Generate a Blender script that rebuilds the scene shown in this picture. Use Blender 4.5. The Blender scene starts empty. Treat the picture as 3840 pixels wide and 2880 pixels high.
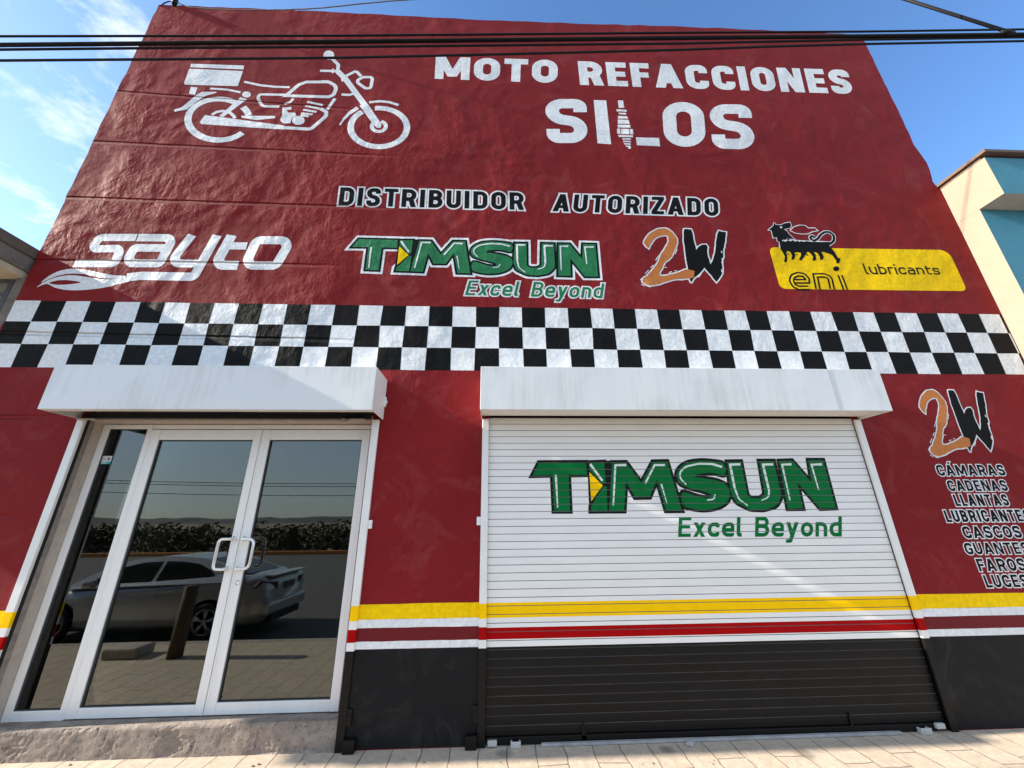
import bpy, bmesh, math, random
import numpy as np
from mathutils import Vector, Matrix
from mathutils.geometry import delaunay_2d_cdt
R = math.radians
random.seed(7)
scene = bpy.context.scene
COL = scene.collection

# ------------------------------------------------------------------ camera
PW, PH, PF = 3840.0, 2880.0, 1442.0          # photograph size and focal length in its pixels
PITCH, YAW, ROLL = R(19.38985608), R(-2.54716872), R(-0.51149394)
CAM = Vector((0.0, -3.6173, 1.6))
_f = Vector((-math.sin(YAW)*math.cos(PITCH), math.cos(YAW)*math.cos(PITCH), math.sin(PITCH)))
_r = Vector((math.cos(YAW), math.sin(YAW), 0)); _u = _r.cross(_f)
AX = _r*math.cos(ROLL) + _u*math.sin(ROLL); BX = -_r*math.sin(ROLL) + _u*math.cos(ROLL); CX = _f
cd = bpy.data.cameras.new('camera'); cam = bpy.data.objects.new('camera', cd); COL.objects.link(cam)
cd.sensor_fit = 'HORIZONTAL'; cd.sensor_width = 36.0; cd.lens = 36.0*PF/PW
cd.clip_start = 0.02; cd.clip_end = 3000
cam.matrix_world = Matrix(((AX.x, BX.x, -CX.x, CAM.x), (AX.y, BX.y, -CX.y, CAM.y), (AX.z, BX.z, -CX.z, CAM.z), (0, 0, 0, 1)))
scene.camera = cam

# ------------------------------------------------------------------ sun, sky, exposure
SUN_DIR = Vector((-1.0, -0.057, 0.505)).normalized()      # towards the sun: low on the left, grazing the wall
SUN_EL = math.asin(SUN_DIR.z); SUN_AZ = math.atan2(SUN_DIR.x, SUN_DIR.y)
sl = bpy.data.lights.new('sun', 'SUN'); sl.energy = 4.8; sl.angle = R(0.53); sl.color = (1.0, 0.90, 0.76)
so = bpy.data.objects.new('sun', sl); COL.objects.link(so)
so.rotation_euler = SUN_DIR.to_track_quat('Z', 'Y').to_euler(); so.location = (-20, -4, 14)
w = bpy.data.worlds.new('World'); scene.world = w; w.use_nodes = True
wn, wl = w.node_tree.nodes, w.node_tree.links
wn.clear()
wo = wn.new('ShaderNodeOutputWorld'); wb = wn.new('ShaderNodeBackground'); wl.new(wb.outputs[0], wo.inputs[0])
sky = wn.new('ShaderNodeTexSky'); sky.sky_type = 'NISHITA'; sky.sun_disc = False
sky.sun_elevation = SUN_EL; sky.sun_rotation = SUN_AZ
sky.air_density = 1.0; sky.dust_density = 0.9; sky.ozone_density = 1.5; sky.altitude = 1800
wb.inputs['Strength'].default_value = 0.15
tc = wn.new('ShaderNodeTexCoord'); sx = wn.new('ShaderNodeSeparateXYZ'); wl.new(tc.outputs['Generated'], sx.inputs[0])
def wmath(op, a, b=None, c=None, clamp=False):
    n = wn.new('ShaderNodeMath'); n.operation = op; n.use_clamp = clamp
    for i, v in enumerate((a, b, c)):
        if v is None: continue
        if isinstance(v, (int, float)): n.inputs[i].default_value = v
        else: wl.new(v, n.inputs[i])
    return n.outputs[0]
zc = wmath('MAXIMUM', sx.outputs[2], 0.04)
cmb = wn.new('ShaderNodeCombineXYZ')
wl.new(wmath('DIVIDE', sx.outputs[0], zc), cmb.inputs[0]); wl.new(wmath('DIVIDE', sx.outputs[1], zc), cmb.inputs[1])
nz = wn.new('ShaderNodeTexNoise'); nz.inputs['Scale'].default_value = 5.6; nz.inputs['Detail'].default_value = 9; nz.inputs['Roughness'].default_value = 0.62; nz.inputs['Distortion'].default_value = 0.25
wl.new(cmb.outputs[0], nz.inputs['Vector'])
nz2 = wn.new('ShaderNodeTexNoise'); nz2.inputs['Scale'].default_value = 0.9; nz2.inputs['Detail'].default_value = 2
wl.new(cmb.outputs[0], nz2.inputs['Vector'])
dens = wmath('ADD', wmath('MULTIPLY', nz.outputs[0], 0.75), wmath('MULTIPLY', nz2.outputs[0], 0.35))
# clouds thin out towards the right hand side of the sky
side = wn.new('ShaderNodeMapRange'); side.inputs[1].default_value = -0.45; side.inputs[2].default_value = 0.02; side.inputs[3].default_value = 0.0; side.inputs[4].default_value = 0.22
wl.new(sx.outputs[0], side.inputs[0])
dens = wmath('SUBTRACT', dens, side.outputs[0])
cm = wn.new('ShaderNodeMapRange'); cm.inputs[1].default_value = 0.60; cm.inputs[2].default_value = 0.78; cm.inputs[3].default_value = 0; cm.inputs[4].default_value = 0.8
wl.new(dens, cm.inputs[0])
ym = wn.new('ShaderNodeMapRange'); ym.interpolation_type = 'SMOOTHSTEP'; ym.inputs[1].default_value = -0.25; ym.inputs[2].default_value = 0.30; wl.new(sx.outputs[1], ym.inputs[0])
deep = wn.new('ShaderNodeMix'); deep.data_type = 'RGBA'; deep.blend_type = 'MULTIPLY'; deep.inputs[0].default_value = 1; deep.inputs[7].default_value = (0.60, 0.80, 0.97, 1); wl.new(sky.outputs[0], deep.inputs[6])   # deep blue beyond the building
street_fill = wn.new('ShaderNodeMix'); street_fill.data_type = 'RGBA'; street_fill.inputs[0].default_value = 0.55; street_fill.inputs[7].default_value = (2.65, 3.05, 3.4, 1); wl.new(sky.outputs[0], street_fill.inputs[6])      # street-side sky whitened and brightened, added to light the facade
xm_ = wn.new('ShaderNodeMapRange'); xm_.inputs[1].default_value = -0.75; xm_.inputs[2].default_value = -0.1; xm_.inputs[3].default_value = 0.25; xm_.inputs[4].default_value = 1.0; wl.new(sx.outputs[0], xm_.inputs[0]); wl.new(xm_.outputs[0], deep.inputs[0])
skm = wn.new('ShaderNodeMix'); skm.data_type = 'RGBA'; wl.new(ym.outputs[0], skm.inputs[0]); wl.new(street_fill.outputs[2], skm.inputs[6]); wl.new(deep.outputs[2], skm.inputs[7])
hz = wn.new('ShaderNodeMapRange'); hz.inputs[1].default_value = 0.0; hz.inputs[2].default_value = 0.22; hz.inputs[3].default_value = 0.62; hz.inputs[4].default_value = 0.0; wl.new(sx.outputs[2], hz.inputs[0])
hm = wn.new('ShaderNodeMix'); hm.data_type = 'RGBA'; wl.new(hz.outputs[0], hm.inputs[0]); wl.new(skm.outputs[2], hm.inputs[6]); hm.inputs[7].default_value = (1.9, 2.15, 2.3, 1)   # grey air low over the horizon
mx = wn.new('ShaderNodeMix'); mx.data_type = 'RGBA'
wl.new(cm.outputs[0], mx.inputs[0]); wl.new(hm.outputs[2], mx.inputs[6]); mx.inputs[7].default_value = (3.5, 3.65, 3.8, 1)
wl.new(mx.outputs[2], wb.inputs[0])
scene.view_settings.view_transform = 'Standard'; scene.view_settings.look = 'None'
scene.view_settings.exposure = 1.36; scene.view_settings.gamma = 1.0; scene.view_settings.use_curve_mapping = False
scene.cycles.max_bounces = 8; scene.cycles.diffuse_bounces = 5

# ------------------------------------------------------------------ photo pixel -> point on a real plane
def ray(u, v): return AX*((u-PW/2)/PF) + BX*((PH/2-v)/PF) + CX
def onY(u, v, y=0.0): d = ray(u, v); return CAM + d*((y-CAM.y)/d.y)
def onX(u, v, x): d = ray(u, v); return CAM + d*((x-CAM.x)/d.x)
def onZ(u, v, z): d = ray(u, v); return CAM + d*((z-CAM.z)/d.z)
Q = 1280/2212
ZN = {1: (0, 0, Q), 2: (1280, 0, Q), 3: (2560, 0, Q), 4: (0, 960, Q), 5: (1280, 960, Q), 6: (2560, 960, Q), 7: (0, 1920, Q), 8: (1280, 1920, Q), 9: (2560, 1920, Q),
      'moto': (600, 150, 1000/2212), 'top': (1560, 150, 1700/2212), 'flame': (100, 820, 1060/2212), 'dist': (1240, 660, 1500/2212),
      'green': (1260, 840, 1060/2212), 'brush': (2360, 820, 420/2212), 'dog': (2860, 800, 800/2212), 'shut': (1960, 1680, 1220/2212), 'list': (3400, 1420, 440/869)}
def px(zone, x, y): o = ZN[zone]; return o[0]+x*o[2], o[1]+y*o[2]
def wp(zone, x, y, Y=0.0): p = onY(*px(zone, x, y), Y); return (p.x, p.z)
def wps(zone, pts, Y=0.0): return [wp(zone, x, y, Y) for x, y in pts]

# ------------------------------------------------------------------ objects
def tag(o, label=None, cat=None, group=None, kind=None):
    if label: o['label'] = label
    if cat: o['category'] = cat
    if group: o['group'] = group
    if kind: o['kind'] = kind
    return o
def empty(name, loc=(0, 0, 0)):
    o = bpy.data.objects.new(name, None); o.empty_display_size = 0.2; o.location = loc; COL.objects.link(o); return o
def link(name, me, mats, parent=None, smooth=False):
    if not isinstance(mats, (list, tuple)): mats = [mats]
    for m in mats: me.materials.append(m)
    if smooth:
        for p in me.polygons: p.use_smooth = True
    o = bpy.data.objects.new(name, me); COL.objects.link(o)
    if parent:
        o.parent = parent
        if parent.type == 'EMPTY': o.matrix_parent_inverse = Matrix.Translation(-parent.location)   # meshes are modelled in world coordinates
    return o
class MB:
    """collects shapes, links them as one mesh"""
    def __init__(s): s.bm = bmesh.new(); s.mi = 0
    def _b(s, verts, faces):
        vs = [s.bm.verts.new(v) for v in verts]; out = []
        for f in faces:
            try: fc = s.bm.faces.new([vs[i] for i in f]); fc.material_index = s.mi; out.append(fc)
            except ValueError: pass
        return out
    def box(s, x0, x1, y0, y1, z0, z1, bev=0.0, seg=2):
        t = bmesh.new(); bmesh.ops.create_cube(t, size=1.0)
        for v in t.verts: v.co = Vector(((x0+x1)/2+v.co.x*(x1-x0), (y0+y1)/2+v.co.y*(y1-y0), (z0+z1)/2+v.co.z*(z1-z0)))
        if bev > 0: bmesh.ops.bevel(t, geom=t.edges[:], offset=bev, segments=seg, affect='EDGES', profile=0.5)
        s.add(t); return s
    def add(s, t):
        t.verts.ensure_lookup_table(); idx = {}
        for v in t.verts: idx[v] = s.bm.verts.new(v.co)
        for f in t.faces:
            try: fc = s.bm.faces.new([idx[v] for v in f.verts]); fc.material_index = s.mi; fc.smooth = f.smooth
            except ValueError: pass
        t.free()
    def prism(s, poly, d0, d1, axis='y'):
        """poly: list of 2D points; extruded along axis from d0 to d1"""
        def P(a, b, d): return {'y': (a, d, b), 'x': (d, a, b), 'z': (a, b, d)}[axis]
        n = len(poly)
        s._b([P(a, b, d0) for a, b in poly]+[P(a, b, d1) for a, b in poly],
             [tuple(range(n)), tuple(range(2*n-1, n-1, -1))]+[(i, i+n, (i+1) % n+n, (i+1) % n) for i in range(n)])
        return s
    def tube(s, pts, rad, seg=8, closed=False, caps=True):
        pts = [Vector(p) for p in pts]; n = len(pts); rings = []
        rads = rad if isinstance(rad, (list, tuple)) else [rad]*n
        up = None
        for i, p in enumerate(pts):
            a = pts[i-1] if (i > 0 or closed) else p; b = pts[(i+1) % n] if (i < n-1 or closed) else p
            d = (b-a).normalized()
            if up is None:
                up = Vector((0, 0, 1)) if abs(d.z) < 0.9 else Vector((0, 1, 0))
            e1 = (up-d*up.dot(d)).normalized(); up = e1; e2 = d.cross(e1)
            rings.append([s.bm.verts.new(p+(e1*math.cos(2*math.pi*k/seg)+e2*math.sin(2*math.pi*k/seg))*rads[i]) for k in range(seg)])
        for i in range(n if closed else n-1):
            r0, r1 = rings[i], rings[(i+1) % n]
            for k in range(seg):
                f = s.bm.faces.new((r0[k], r0[(k+1) % seg], r1[(k+1) % seg], r1[k])); f.smooth = True; f.material_index = s.mi
        if caps and not closed:
            for rr in (rings[0], rings[-1]):
                try: f = s.bm.faces.new(rr); f.material_index = s.mi
                except ValueError: pass
        return s
    def lathe(s, prof, c, axis='y', seg=32):
        """prof: list of (radius, offset along axis)"""
        rings = []
        for rr, d in prof:
            ring = []
            for k in range(seg):
                a = 2*math.pi*k/seg; ca, sa = rr*math.cos(a), rr*math.sin(a)
                o = {'y': (ca, d, sa), 'x': (d, ca, sa), 'z': (ca, sa, d)}[axis]
                ring.append(s.bm.verts.new(Vector(c)+Vector(o)))
            rings.append(ring)
        for r0, r1 in zip(rings, rings[1:]):
            for k in range(seg):
                f = s.bm.faces.new((r0[k], r0[(k+1) % seg], r1[(k+1) % seg], r1[k])); f.smooth = True; f.material_index = s.mi
        for rr in (rings[0], rings[-1]):
            try: f = s.bm.faces.new(rr); f.material_index = s.mi
            except ValueError: pass
        return s
    def done(s, name, mats, parent=None, normals=True):
        if normals: bmesh.ops.recalc_face_normals(s.bm, faces=s.bm.faces[:])
        me = bpy.data.meshes.new(name); s.bm.to_mesh(me); s.bm.free()
        return link(name, me, mats, parent)

# ------------------------------------------------------------------ materials
def mat_base(name):
    m = bpy.data.materials.new(name); m.use_nodes = True
    nt = m.node_tree; b = nt.nodes['Principled BSDF']
    return m, nt.nodes, nt.links, b
def plain(name, col, rough=0.5, metal=0.0, spec=0.5, var=0.12, scale=9.0, bump=0.0, bscale=60.0, stretch=(1, 1, 1), coat=0.0):
    m, n, l, b = mat_base(name)
    g = n.new('ShaderNodeNewGeometry'); mp = n.new('ShaderNodeMapping'); mp.inputs['Scale'].default_value = stretch
    l.new(g.outputs['Position'], mp.inputs['Vector'])
    t = n.new('ShaderNodeTexNoise'); t.inputs['Scale'].default_value = scale; t.inputs['Detail'].default_value = 6; t.inputs['Roughness'].default_value = 0.6
    l.new(mp.outputs[0], t.inputs['Vector'])
    mr = n.new('ShaderNodeMapRange'); mr.inputs[1].default_value = 0.25; mr.inputs[2].default_value = 0.75; mr.inputs[3].default_value = 1-var; mr.inputs[4].default_value = 1+var
    l.new(t.outputs[0], mr.inputs[0])
    mu = n.new('ShaderNodeMix'); mu.data_type = 'RGBA'; mu.blend_type = 'MULTIPLY'; mu.inputs[0].default_value = 1
    mu.inputs[6].default_value = (*col, 1); l.new(mr.outputs[0], mu.inputs[7]); l.new(mu.outputs[2], b.inputs['Base Color'])
    b.inputs['Roughness'].default_value = rough; b.inputs['Metallic'].default_value = metal; b.inputs['Specular IOR Level'].default_value = spec
    b.inputs['Coat Weight'].default_value = coat
    if bump > 0:
        t2 = n.new('ShaderNodeTexNoise'); t2.inputs['Scale'].default_value = bscale; t2.inputs['Detail'].default_value = 5
        l.new(g.outputs['Position'], t2.inputs['Vector'])
        bp = n.new('ShaderNodeBump'); bp.inputs['Strength'].default_value = 1.0; bp.inputs['Distance'].default_value = bump
        l.new(t2.outputs[0], bp.inputs['Height']); l.new(bp.outputs[0], b.inputs['Normal'])
    return m

# relief of the hand trowelled plaster, shared by the wall and every coat of paint on it
GROOVES = []    # (z at x=-4.9, slope, x where the joint fades out)
def gv(a, b, xe): p = onY(*a); q = onY(*b); s = (q.z-p.z)/(q.x-p.x); GROOVES.append((p.z+s*(-4.9-p.x), s, xe))
gv(px(1, 750, 592), px(1, 2212, 705), -1.6); gv(px(1, 600, 918), px(2, 365, 1015), -1.15); gv(px(1, 420, 1280), px(1, 2200, 1340), -1.1)
gv(px(4, 470, 33), px(4, 2100, 62), -1.6); gv(px(4, 150, 500), px(4, 2100, 545), -1.3); gv(px(4, 20, 1045), px(4, 450, 1045), -3.8)
gv(px(7, 0, 28), px(7, 250, 50), -3.8)
pg = bpy.data.node_groups.new('plaster_relief', 'ShaderNodeTree')
pg.interface.new_socket('Normal', in_out='OUTPUT', socket_type='NodeSocketVector')
pg.interface.new_socket('Patch', in_out='OUTPUT', socket_type='NodeSocketFloat')
pg.interface.new_socket('Fine', in_out='OUTPUT', socket_type='NodeSocketFloat')
def build_relief():
    n, l = pg.nodes, pg.links
    out = n.new('NodeGroupOutput'); g = n.new('ShaderNodeNewGeometry'); s = n.new('ShaderNodeSeparateXYZ'); l.new(g.outputs['Position'], s.inputs[0])
    def M(op, a, b=None, c=None, clamp=False):
        k = n.new('ShaderNodeMath'); k.operation = op; k.use_clamp = clamp
        for i, v in enumerate((a, b, c)):
            if v is None: continue
            if isinstance(v, (int, float)): k.inputs[i].default_value = v
            else: l.new(v, k.inputs[i])
        return k.outputs[0]
    def MR(v, a, b, c, d):
        k = n.new('ShaderNodeMapRange'); k.interpolation_type = 'SMOOTHSTEP'
        for i, q in enumerate((a, b, c, d)): k.inputs[i+1].default_value = q
        l.new(v, k.inputs[0]); return k.outputs[0]
    def N(scale, det, rough=0.55, dist=0.0, sc=(1, 1, 1), rot=0):
        mp = n.new('ShaderNodeMapping'); mp.inputs['Scale'].default_value = sc; mp.inputs['Rotation'].default_value = (0, rot, 0)
        l.new(g.outputs['Position'], mp.inputs['Vector'])
        t = n.new('ShaderNodeTexNoise'); t.inputs['Scale'].default_value = scale; t.inputs['Detail'].default_value = det; t.inputs['Roughness'].default_value = rough; t.inputs['Distortion'].default_value = dist
        l.new(mp.outputs[0], t.inputs['Vector']); return t.outputs[0]
    big = N(1.1, 2, 0.5, 0.3); mid = N(4.6, 3, 0.5, 0.25, (1, 1, .9), 0.5); fine = N(13, 5, 0.6, 0.5, (1, 1, .85), 0.6); grit = N(95, 3, .6)
    trow = N(2.6, 4, 0.55, 0.7, (1.5, 1, 0.6), 0.7)
    patch = N(0.75, 3, 0.6, 0.4)
    # rough coat above the shutters, trowelled smooth below; roughest on the left
    zm = MR(s.outputs[2], 2.3, 3.2, 0.10, 1.0); xm = MR(s.outputs[0], -4.5, 2.5, 1.35, 0.62)
    zt = MR(s.outputs[2], 6.0, 7.4, 1.0, 0.55)
    base = MR(s.outputs[2], 0.05, 0.55, 1.0, 0.0); basex = MR(s.outputs[0], -0.55, -0.2, 0.0, 1.0)
    pa = MR(patch, 0.40, 0.62, 0.30, 1.25)
    amp = M('MULTIPLY', M('MULTIPLY', zm, zt), M('MULTIPLY', xm, pa))
    amp = M('ADD', amp, M('MULTIPLY', M('MULTIPLY', base, basex), 0.35))
    h = M('ADD', M('MULTIPLY', mid, 0.0125), M('MULTIPLY', fine, 0.0062)); h = M('ADD', h, M('MULTIPLY', trow, 0.009))
    h = M('MULTIPLY', h, amp); h = M('ADD', h, M('MULTIPLY', big, 0.012)); h = M('ADD', h, M('MULTIPLY', grit, 0.0005))
    for z0, sl_, xe in GROOVES:
        dz = M('SUBTRACT', s.outputs[2], M('MULTIPLY_ADD', M('ADD', s.outputs[0], 4.9), sl_, z0))
        dz = M('ADD', dz, M('MULTIPLY', M('SUBTRACT', mid, .5), .02))
        fade = MR(s.outputs[0], xe-.9, xe, 1.0, 0.0)
        gr = MR(M('ABSOLUTE', dz), 0.005, 0.030, 1.0, 0.0)
        h = M('SUBTRACT', h, M('MULTIPLY', M('MULTIPLY', gr, fade), 0.026))
    bp = n.new('ShaderNodeBump'); bp.inputs['Strength'].default_value = 1.0; bp.inputs['Distance'].default_value = 1.0
    l.new(h, bp.inputs['Height']); l.new(bp.outputs[0], out.inputs[0]); l.new(patch, out.inputs[1]); l.new(fine, out.inputs[2])
build_relief()
def plaster(name, c1, c2, rough=0.42, spec=0.5, wear=None, chalk=None):
    m, n, l, b = mat_base(name)
    g = n.new('ShaderNodeGroup'); g.node_tree = pg
    mr = n.new('ShaderNodeMapRange'); mr.inputs[1].default_value = 0.3; mr.inputs[2].default_value = 0.7; l.new(g.outputs['Patch'], mr.inputs[0])
    mi = n.new('ShaderNodeMix'); mi.data_type = 'RGBA'; mi.inputs[6].default_value = (*c1, 1); mi.inputs[7].default_value = (*c2, 1); l.new(mr.outputs[0], mi.inputs[0])
    col = mi.outputs[2]
    geo = n.new('ShaderNodeNewGeometry')
    if chalk:   # pale scuffs and sun faded blotches of the paint
        t = n.new('ShaderNodeTexNoise'); t.inputs['Scale'].default_value = 2.3; t.inputs['Detail'].default_value = 7; t.inputs['Roughness'].default_value = 0.68; t.inputs['Distortion'].default_value = 1.2
        l.new(geo.outputs['Position'], t.inputs['Vector'])
        k = n.new('ShaderNodeMapRange'); k.inputs[1].default_value = 0.52; k.inputs[2].default_value = 0.78; k.inputs[3].default_value = 0; k.inputs[4].default_value = 0.6; l.new(t.outputs[0], k.inputs[0])
        m2 = n.new('ShaderNodeMix'); m2.data_type = 'RGBA'; m2.inputs[7].default_value = (*chalk, 1); l.new(k.outputs[0], m2.inputs[0]); l.new(col, m2.inputs[6]); col = m2.outputs[2]
    t3 = n.new('ShaderNodeTexNoise'); t3.inputs['Scale'].default_value = 26; t3.inputs['Detail'].default_value = 5; l.new(geo.outputs['Position'], t3.inputs['Vector'])
    k3 = n.new('ShaderNodeMapRange'); k3.inputs[1].default_value = 0.3; k3.inputs[2].default_value = 0.7; k3.inputs[3].default_value = 0.86; k3.inputs[4].default_value = 1.1; l.new(t3.outputs[0], k3.inputs[0])
    m3 = n.new('ShaderNodeMix'); m3.data_type = 'RGBA'; m3.blend_type = 'MULTIPLY'; m3.inputs[0].default_value = 1; l.new(col, m3.inputs[6]); l.new(k3.outputs[0], m3.inputs[7])
    l.new(m3.outputs[2], b.inputs['Base Color']); l.new(g.outputs['Normal'], b.inputs['Normal'])
    rr = n.new('ShaderNodeMapRange'); rr.inputs[1].default_value = 0.3; rr.inputs[2].default_value = 0.7; rr.inputs[3].default_value = rough-.06; rr.inputs[4].default_value = rough+.1; l.new(t3.outputs[0], rr.inputs[0])
    l.new(rr.outputs[0], b.inputs['Roughness']); b.inputs['Specular IOR Level'].default_value = spec
    return m
SEAMB = plain('seam_dark', (.115, .11, .105), rough=.6, var=.4, scale=9)
SEAM = plain('seam_shade_grime', (.20, .19, .18), rough=.7, var=.25, scale=14)  # slat grooves: grime, with the groove shading put into the colour
P_RED = plaster('wall_paint_red', (0.180, 0.0075, 0.010), (0.225, 0.012, 0.0145), rough=0.70, spec=.16, chalk=(0.28, 0.055, 0.053))
P_WHITE = plaster('wall_paint_white', (0.78, 0.80, 0.81), (0.72, 0.735, 0.745), rough=0.55, spec=.35)
P_BLACK = plaster('wall_paint_black', (0.006, 0.006, 0.0065), (0.009, 0.009, 0.0095), rough=0.6, spec=.07)
P_PLINTH = plaster('wall_paint_plinth', (0.008, 0.008, 0.009), (0.012, 0.012, 0.013), rough=0.6, spec=.14, chalk=(.050, .046, .042))
P_YEL = plaster('wall_paint_yellow', (0.88, 0.55, 0.001), (0.94, 0.62, 0.002), rough=0.6, spec=.1)
P_DRED = plaster('wall_paint_stripe_red', (0.135, 0.008, 0.012), (0.15, 0.010, 0.014), rough=0.55, spec=.2)
P_GREEN = plaster('wall_paint_green', (0.006, 0.15, 0.045), (0.010, 0.185, 0.06), rough=0.5, spec=.3, chalk=(.03, .24, .10))
P_ORANGE = plaster('wall_paint_orange', (0.50, 0.155, 0.030), (0.56, 0.19, 0.042), rough=0.55, spec=.25, chalk=(.60, .27, .09))

def weathered_white(name, col=(0.74, 0.75, 0.745)):
    m, n, l, b = mat_base(name)
    g = n.new('ShaderNodeNewGeometry'); mp = n.new('ShaderNodeMapping'); mp.inputs['Scale'].default_value = (14, 3, 0.9); l.new(g.outputs['Position'], mp.inputs['Vector'])
    t = n.new('ShaderNodeTexNoise'); t.inputs['Scale'].default_value = 1.6; t.inputs['Detail'].default_value = 6; t.inputs['Roughness'].default_value = .65; l.new(mp.outputs[0], t.inputs['Vector'])
    t2 = n.new('ShaderNodeTexNoise'); t2.inputs['Scale'].default_value = 2.2; t2.inputs['Detail'].default_value = 4; l.new(g.outputs['Position'], t2.inputs['Vector'])
    k = n.new('ShaderNodeMath'); k.operation = 'MULTIPLY'; l.new(t.outputs[0], k.inputs[0]); l.new(t2.outputs[0], k.inputs[1])
    mr = n.new('ShaderNodeMapRange'); mr.inputs[1].default_value = .24; mr.inputs[2].default_value = .44; mr.inputs[3].default_value = 0; mr.inputs[4].default_value = .55; l.new(k.outputs[0], mr.inputs[0])
    mi = n.new('ShaderNodeMix'); mi.data_type = 'RGBA'; mi.inputs[6].default_value = (*col, 1); mi.inputs[7].default_value = (0.50, 0.51, 0.49, 1); l.new(mr.outputs[0], mi.inputs[0]); l.new(mi.outputs[2], b.inputs['Base Color'])
    b.inputs['Roughness'].default_value = .38
    t4 = n.new('ShaderNodeTexNoise'); t4.inputs['Scale'].default_value = 2.0; l.new(g.outputs['Position'], t4.inputs['Vector'])
    bp = n.new('ShaderNodeBump'); bp.inputs['Distance'].default_value = .006; l.new(t4.outputs[0], bp.inputs['Height']); l.new(bp.outputs[0], b.inputs['Normal'])
    return m
S_BOX = weathered_white('shutter_box_white')
S_WHITE = plain('shutter_white', (0.79, 0.785, 0.765), rough=.36, var=.05, scale=3, stretch=(1, 1, 3), bump=.004, bscale=2.2)
S_BLACK = plain('shutter_black', (0.0072, 0.0066, 0.0062), rough=.42, spec=.18, var=.2, scale=4, bump=.0006, bscale=30)
S_YEL = plain('shutter_yellow', (0.95, 0.57, 0.0005), rough=.5, spec=.08, var=.06)
S_RED = plain('shutter_red', (0.36, 0.0006, 0.002), rough=.5, spec=.08, var=.08)
S_GREEN = plain('shutter_green', (0.0008, 0.150, 0.034), rough=.5, spec=.08, var=.12)
S_INK = plain('shutter_ink', (0.005, 0.005, 0.0055), rough=.5, spec=.15, var=.1)
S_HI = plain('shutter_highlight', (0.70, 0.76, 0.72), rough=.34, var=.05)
RAILW = plain('rail_white', (0.78, 0.77, 0.75), rough=.35, var=.06, scale=6)
ALU = plain('aluminium_white', (0.80, 0.79, 0.765), rough=.30, var=.04, scale=4, stretch=(6, 1, .6))
ALUD = plain('aluminium_gasket_dark', (0.05, 0.05, 0.055), rough=.6, var=.1)  # even dark tone of the gaskets around the panes
CHROME = plain('handle_metal', (0.80, 0.80, 0.80), rough=.22, metal=.75, var=.05)
DARK = plain('dark_void_shade', (0.006, 0.006, 0.007), rough=.8, var=.1)
BEIGE = plain('jamb_beige', (0.40, 0.34, 0.285), rough=.7, var=.15, scale=12, bump=.003, bscale=40)
BROWN = plain('jamb_brown', (0.24, 0.195, 0.17), rough=.7, var=.35, scale=18, bump=.004, bscale=60)
CREAM = plain('cream_paint', (0.285, 0.235, 0.175), rough=.75, var=.07, scale=3, bump=.004, bscale=14)
TEAL = plain('turquoise_paint', (0.045, 0.235, 0.32), rough=.6, var=.08, scale=2.5, bump=.002, bscale=20)
SOFFIT = plain('soffit_grey', (0.42, 0.39, 0.36), rough=.8, var=.08)
ROOFB = plain('roof_brown', (0.12, 0.075, 0.055), rough=.7, var=.3, scale=20)
CONC = plain('slab_concrete', (.12, .098, .078), rough=.85, var=.25, scale=7, bump=.008, bscale=25)
GREYP = plain('grey_plaster', (0.17, 0.15, 0.13), rough=.85, var=.3, scale=10, bump=.01, bscale=30)
CABLE = plain('cable_black', (0.008, 0.008, 0.010), rough=.65, var=.1, spec=.25)
STEEL = plain('window_steel', (0.06, 0.075, 0.09), rough=.5, var=.2)
def glass_mat():
    m, n, l, b = mat_base('tinted_glass')
    n.remove(b); o = n['Material Output']
    gl = n.new('ShaderNodeBsdfGlossy'); gl.inputs['Roughness'].default_value = 0.012; gl.inputs['Color'].default_value = (0.92, 0.97, 0.95, 1)
    tr = n.new('ShaderNodeBsdfTransparent'); tr.inputs['Color'].default_value = (0.38, 0.40, 0.39, 1)
    fr = n.new('ShaderNodeFresnel'); fr.inputs[0].default_value = 1.5
    k = n.new('ShaderNodeMapRange'); k.inputs[1].default_value = 0; k.inputs[2].default_value = 1; k.inputs[3].default_value = .07; k.inputs[4].default_value = 1; l.new(fr.outputs[0], k.inputs[0])
    mi = n.new('ShaderNodeMixShader'); l.new(k.outputs[0], mi.inputs[0]); l.new(tr.outputs[0], mi.inputs[1]); l.new(gl.outputs[0], mi.inputs[2]); l.new(mi.outputs[0], o.inputs[0])
    return m
GLASS = glass_mat()
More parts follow.
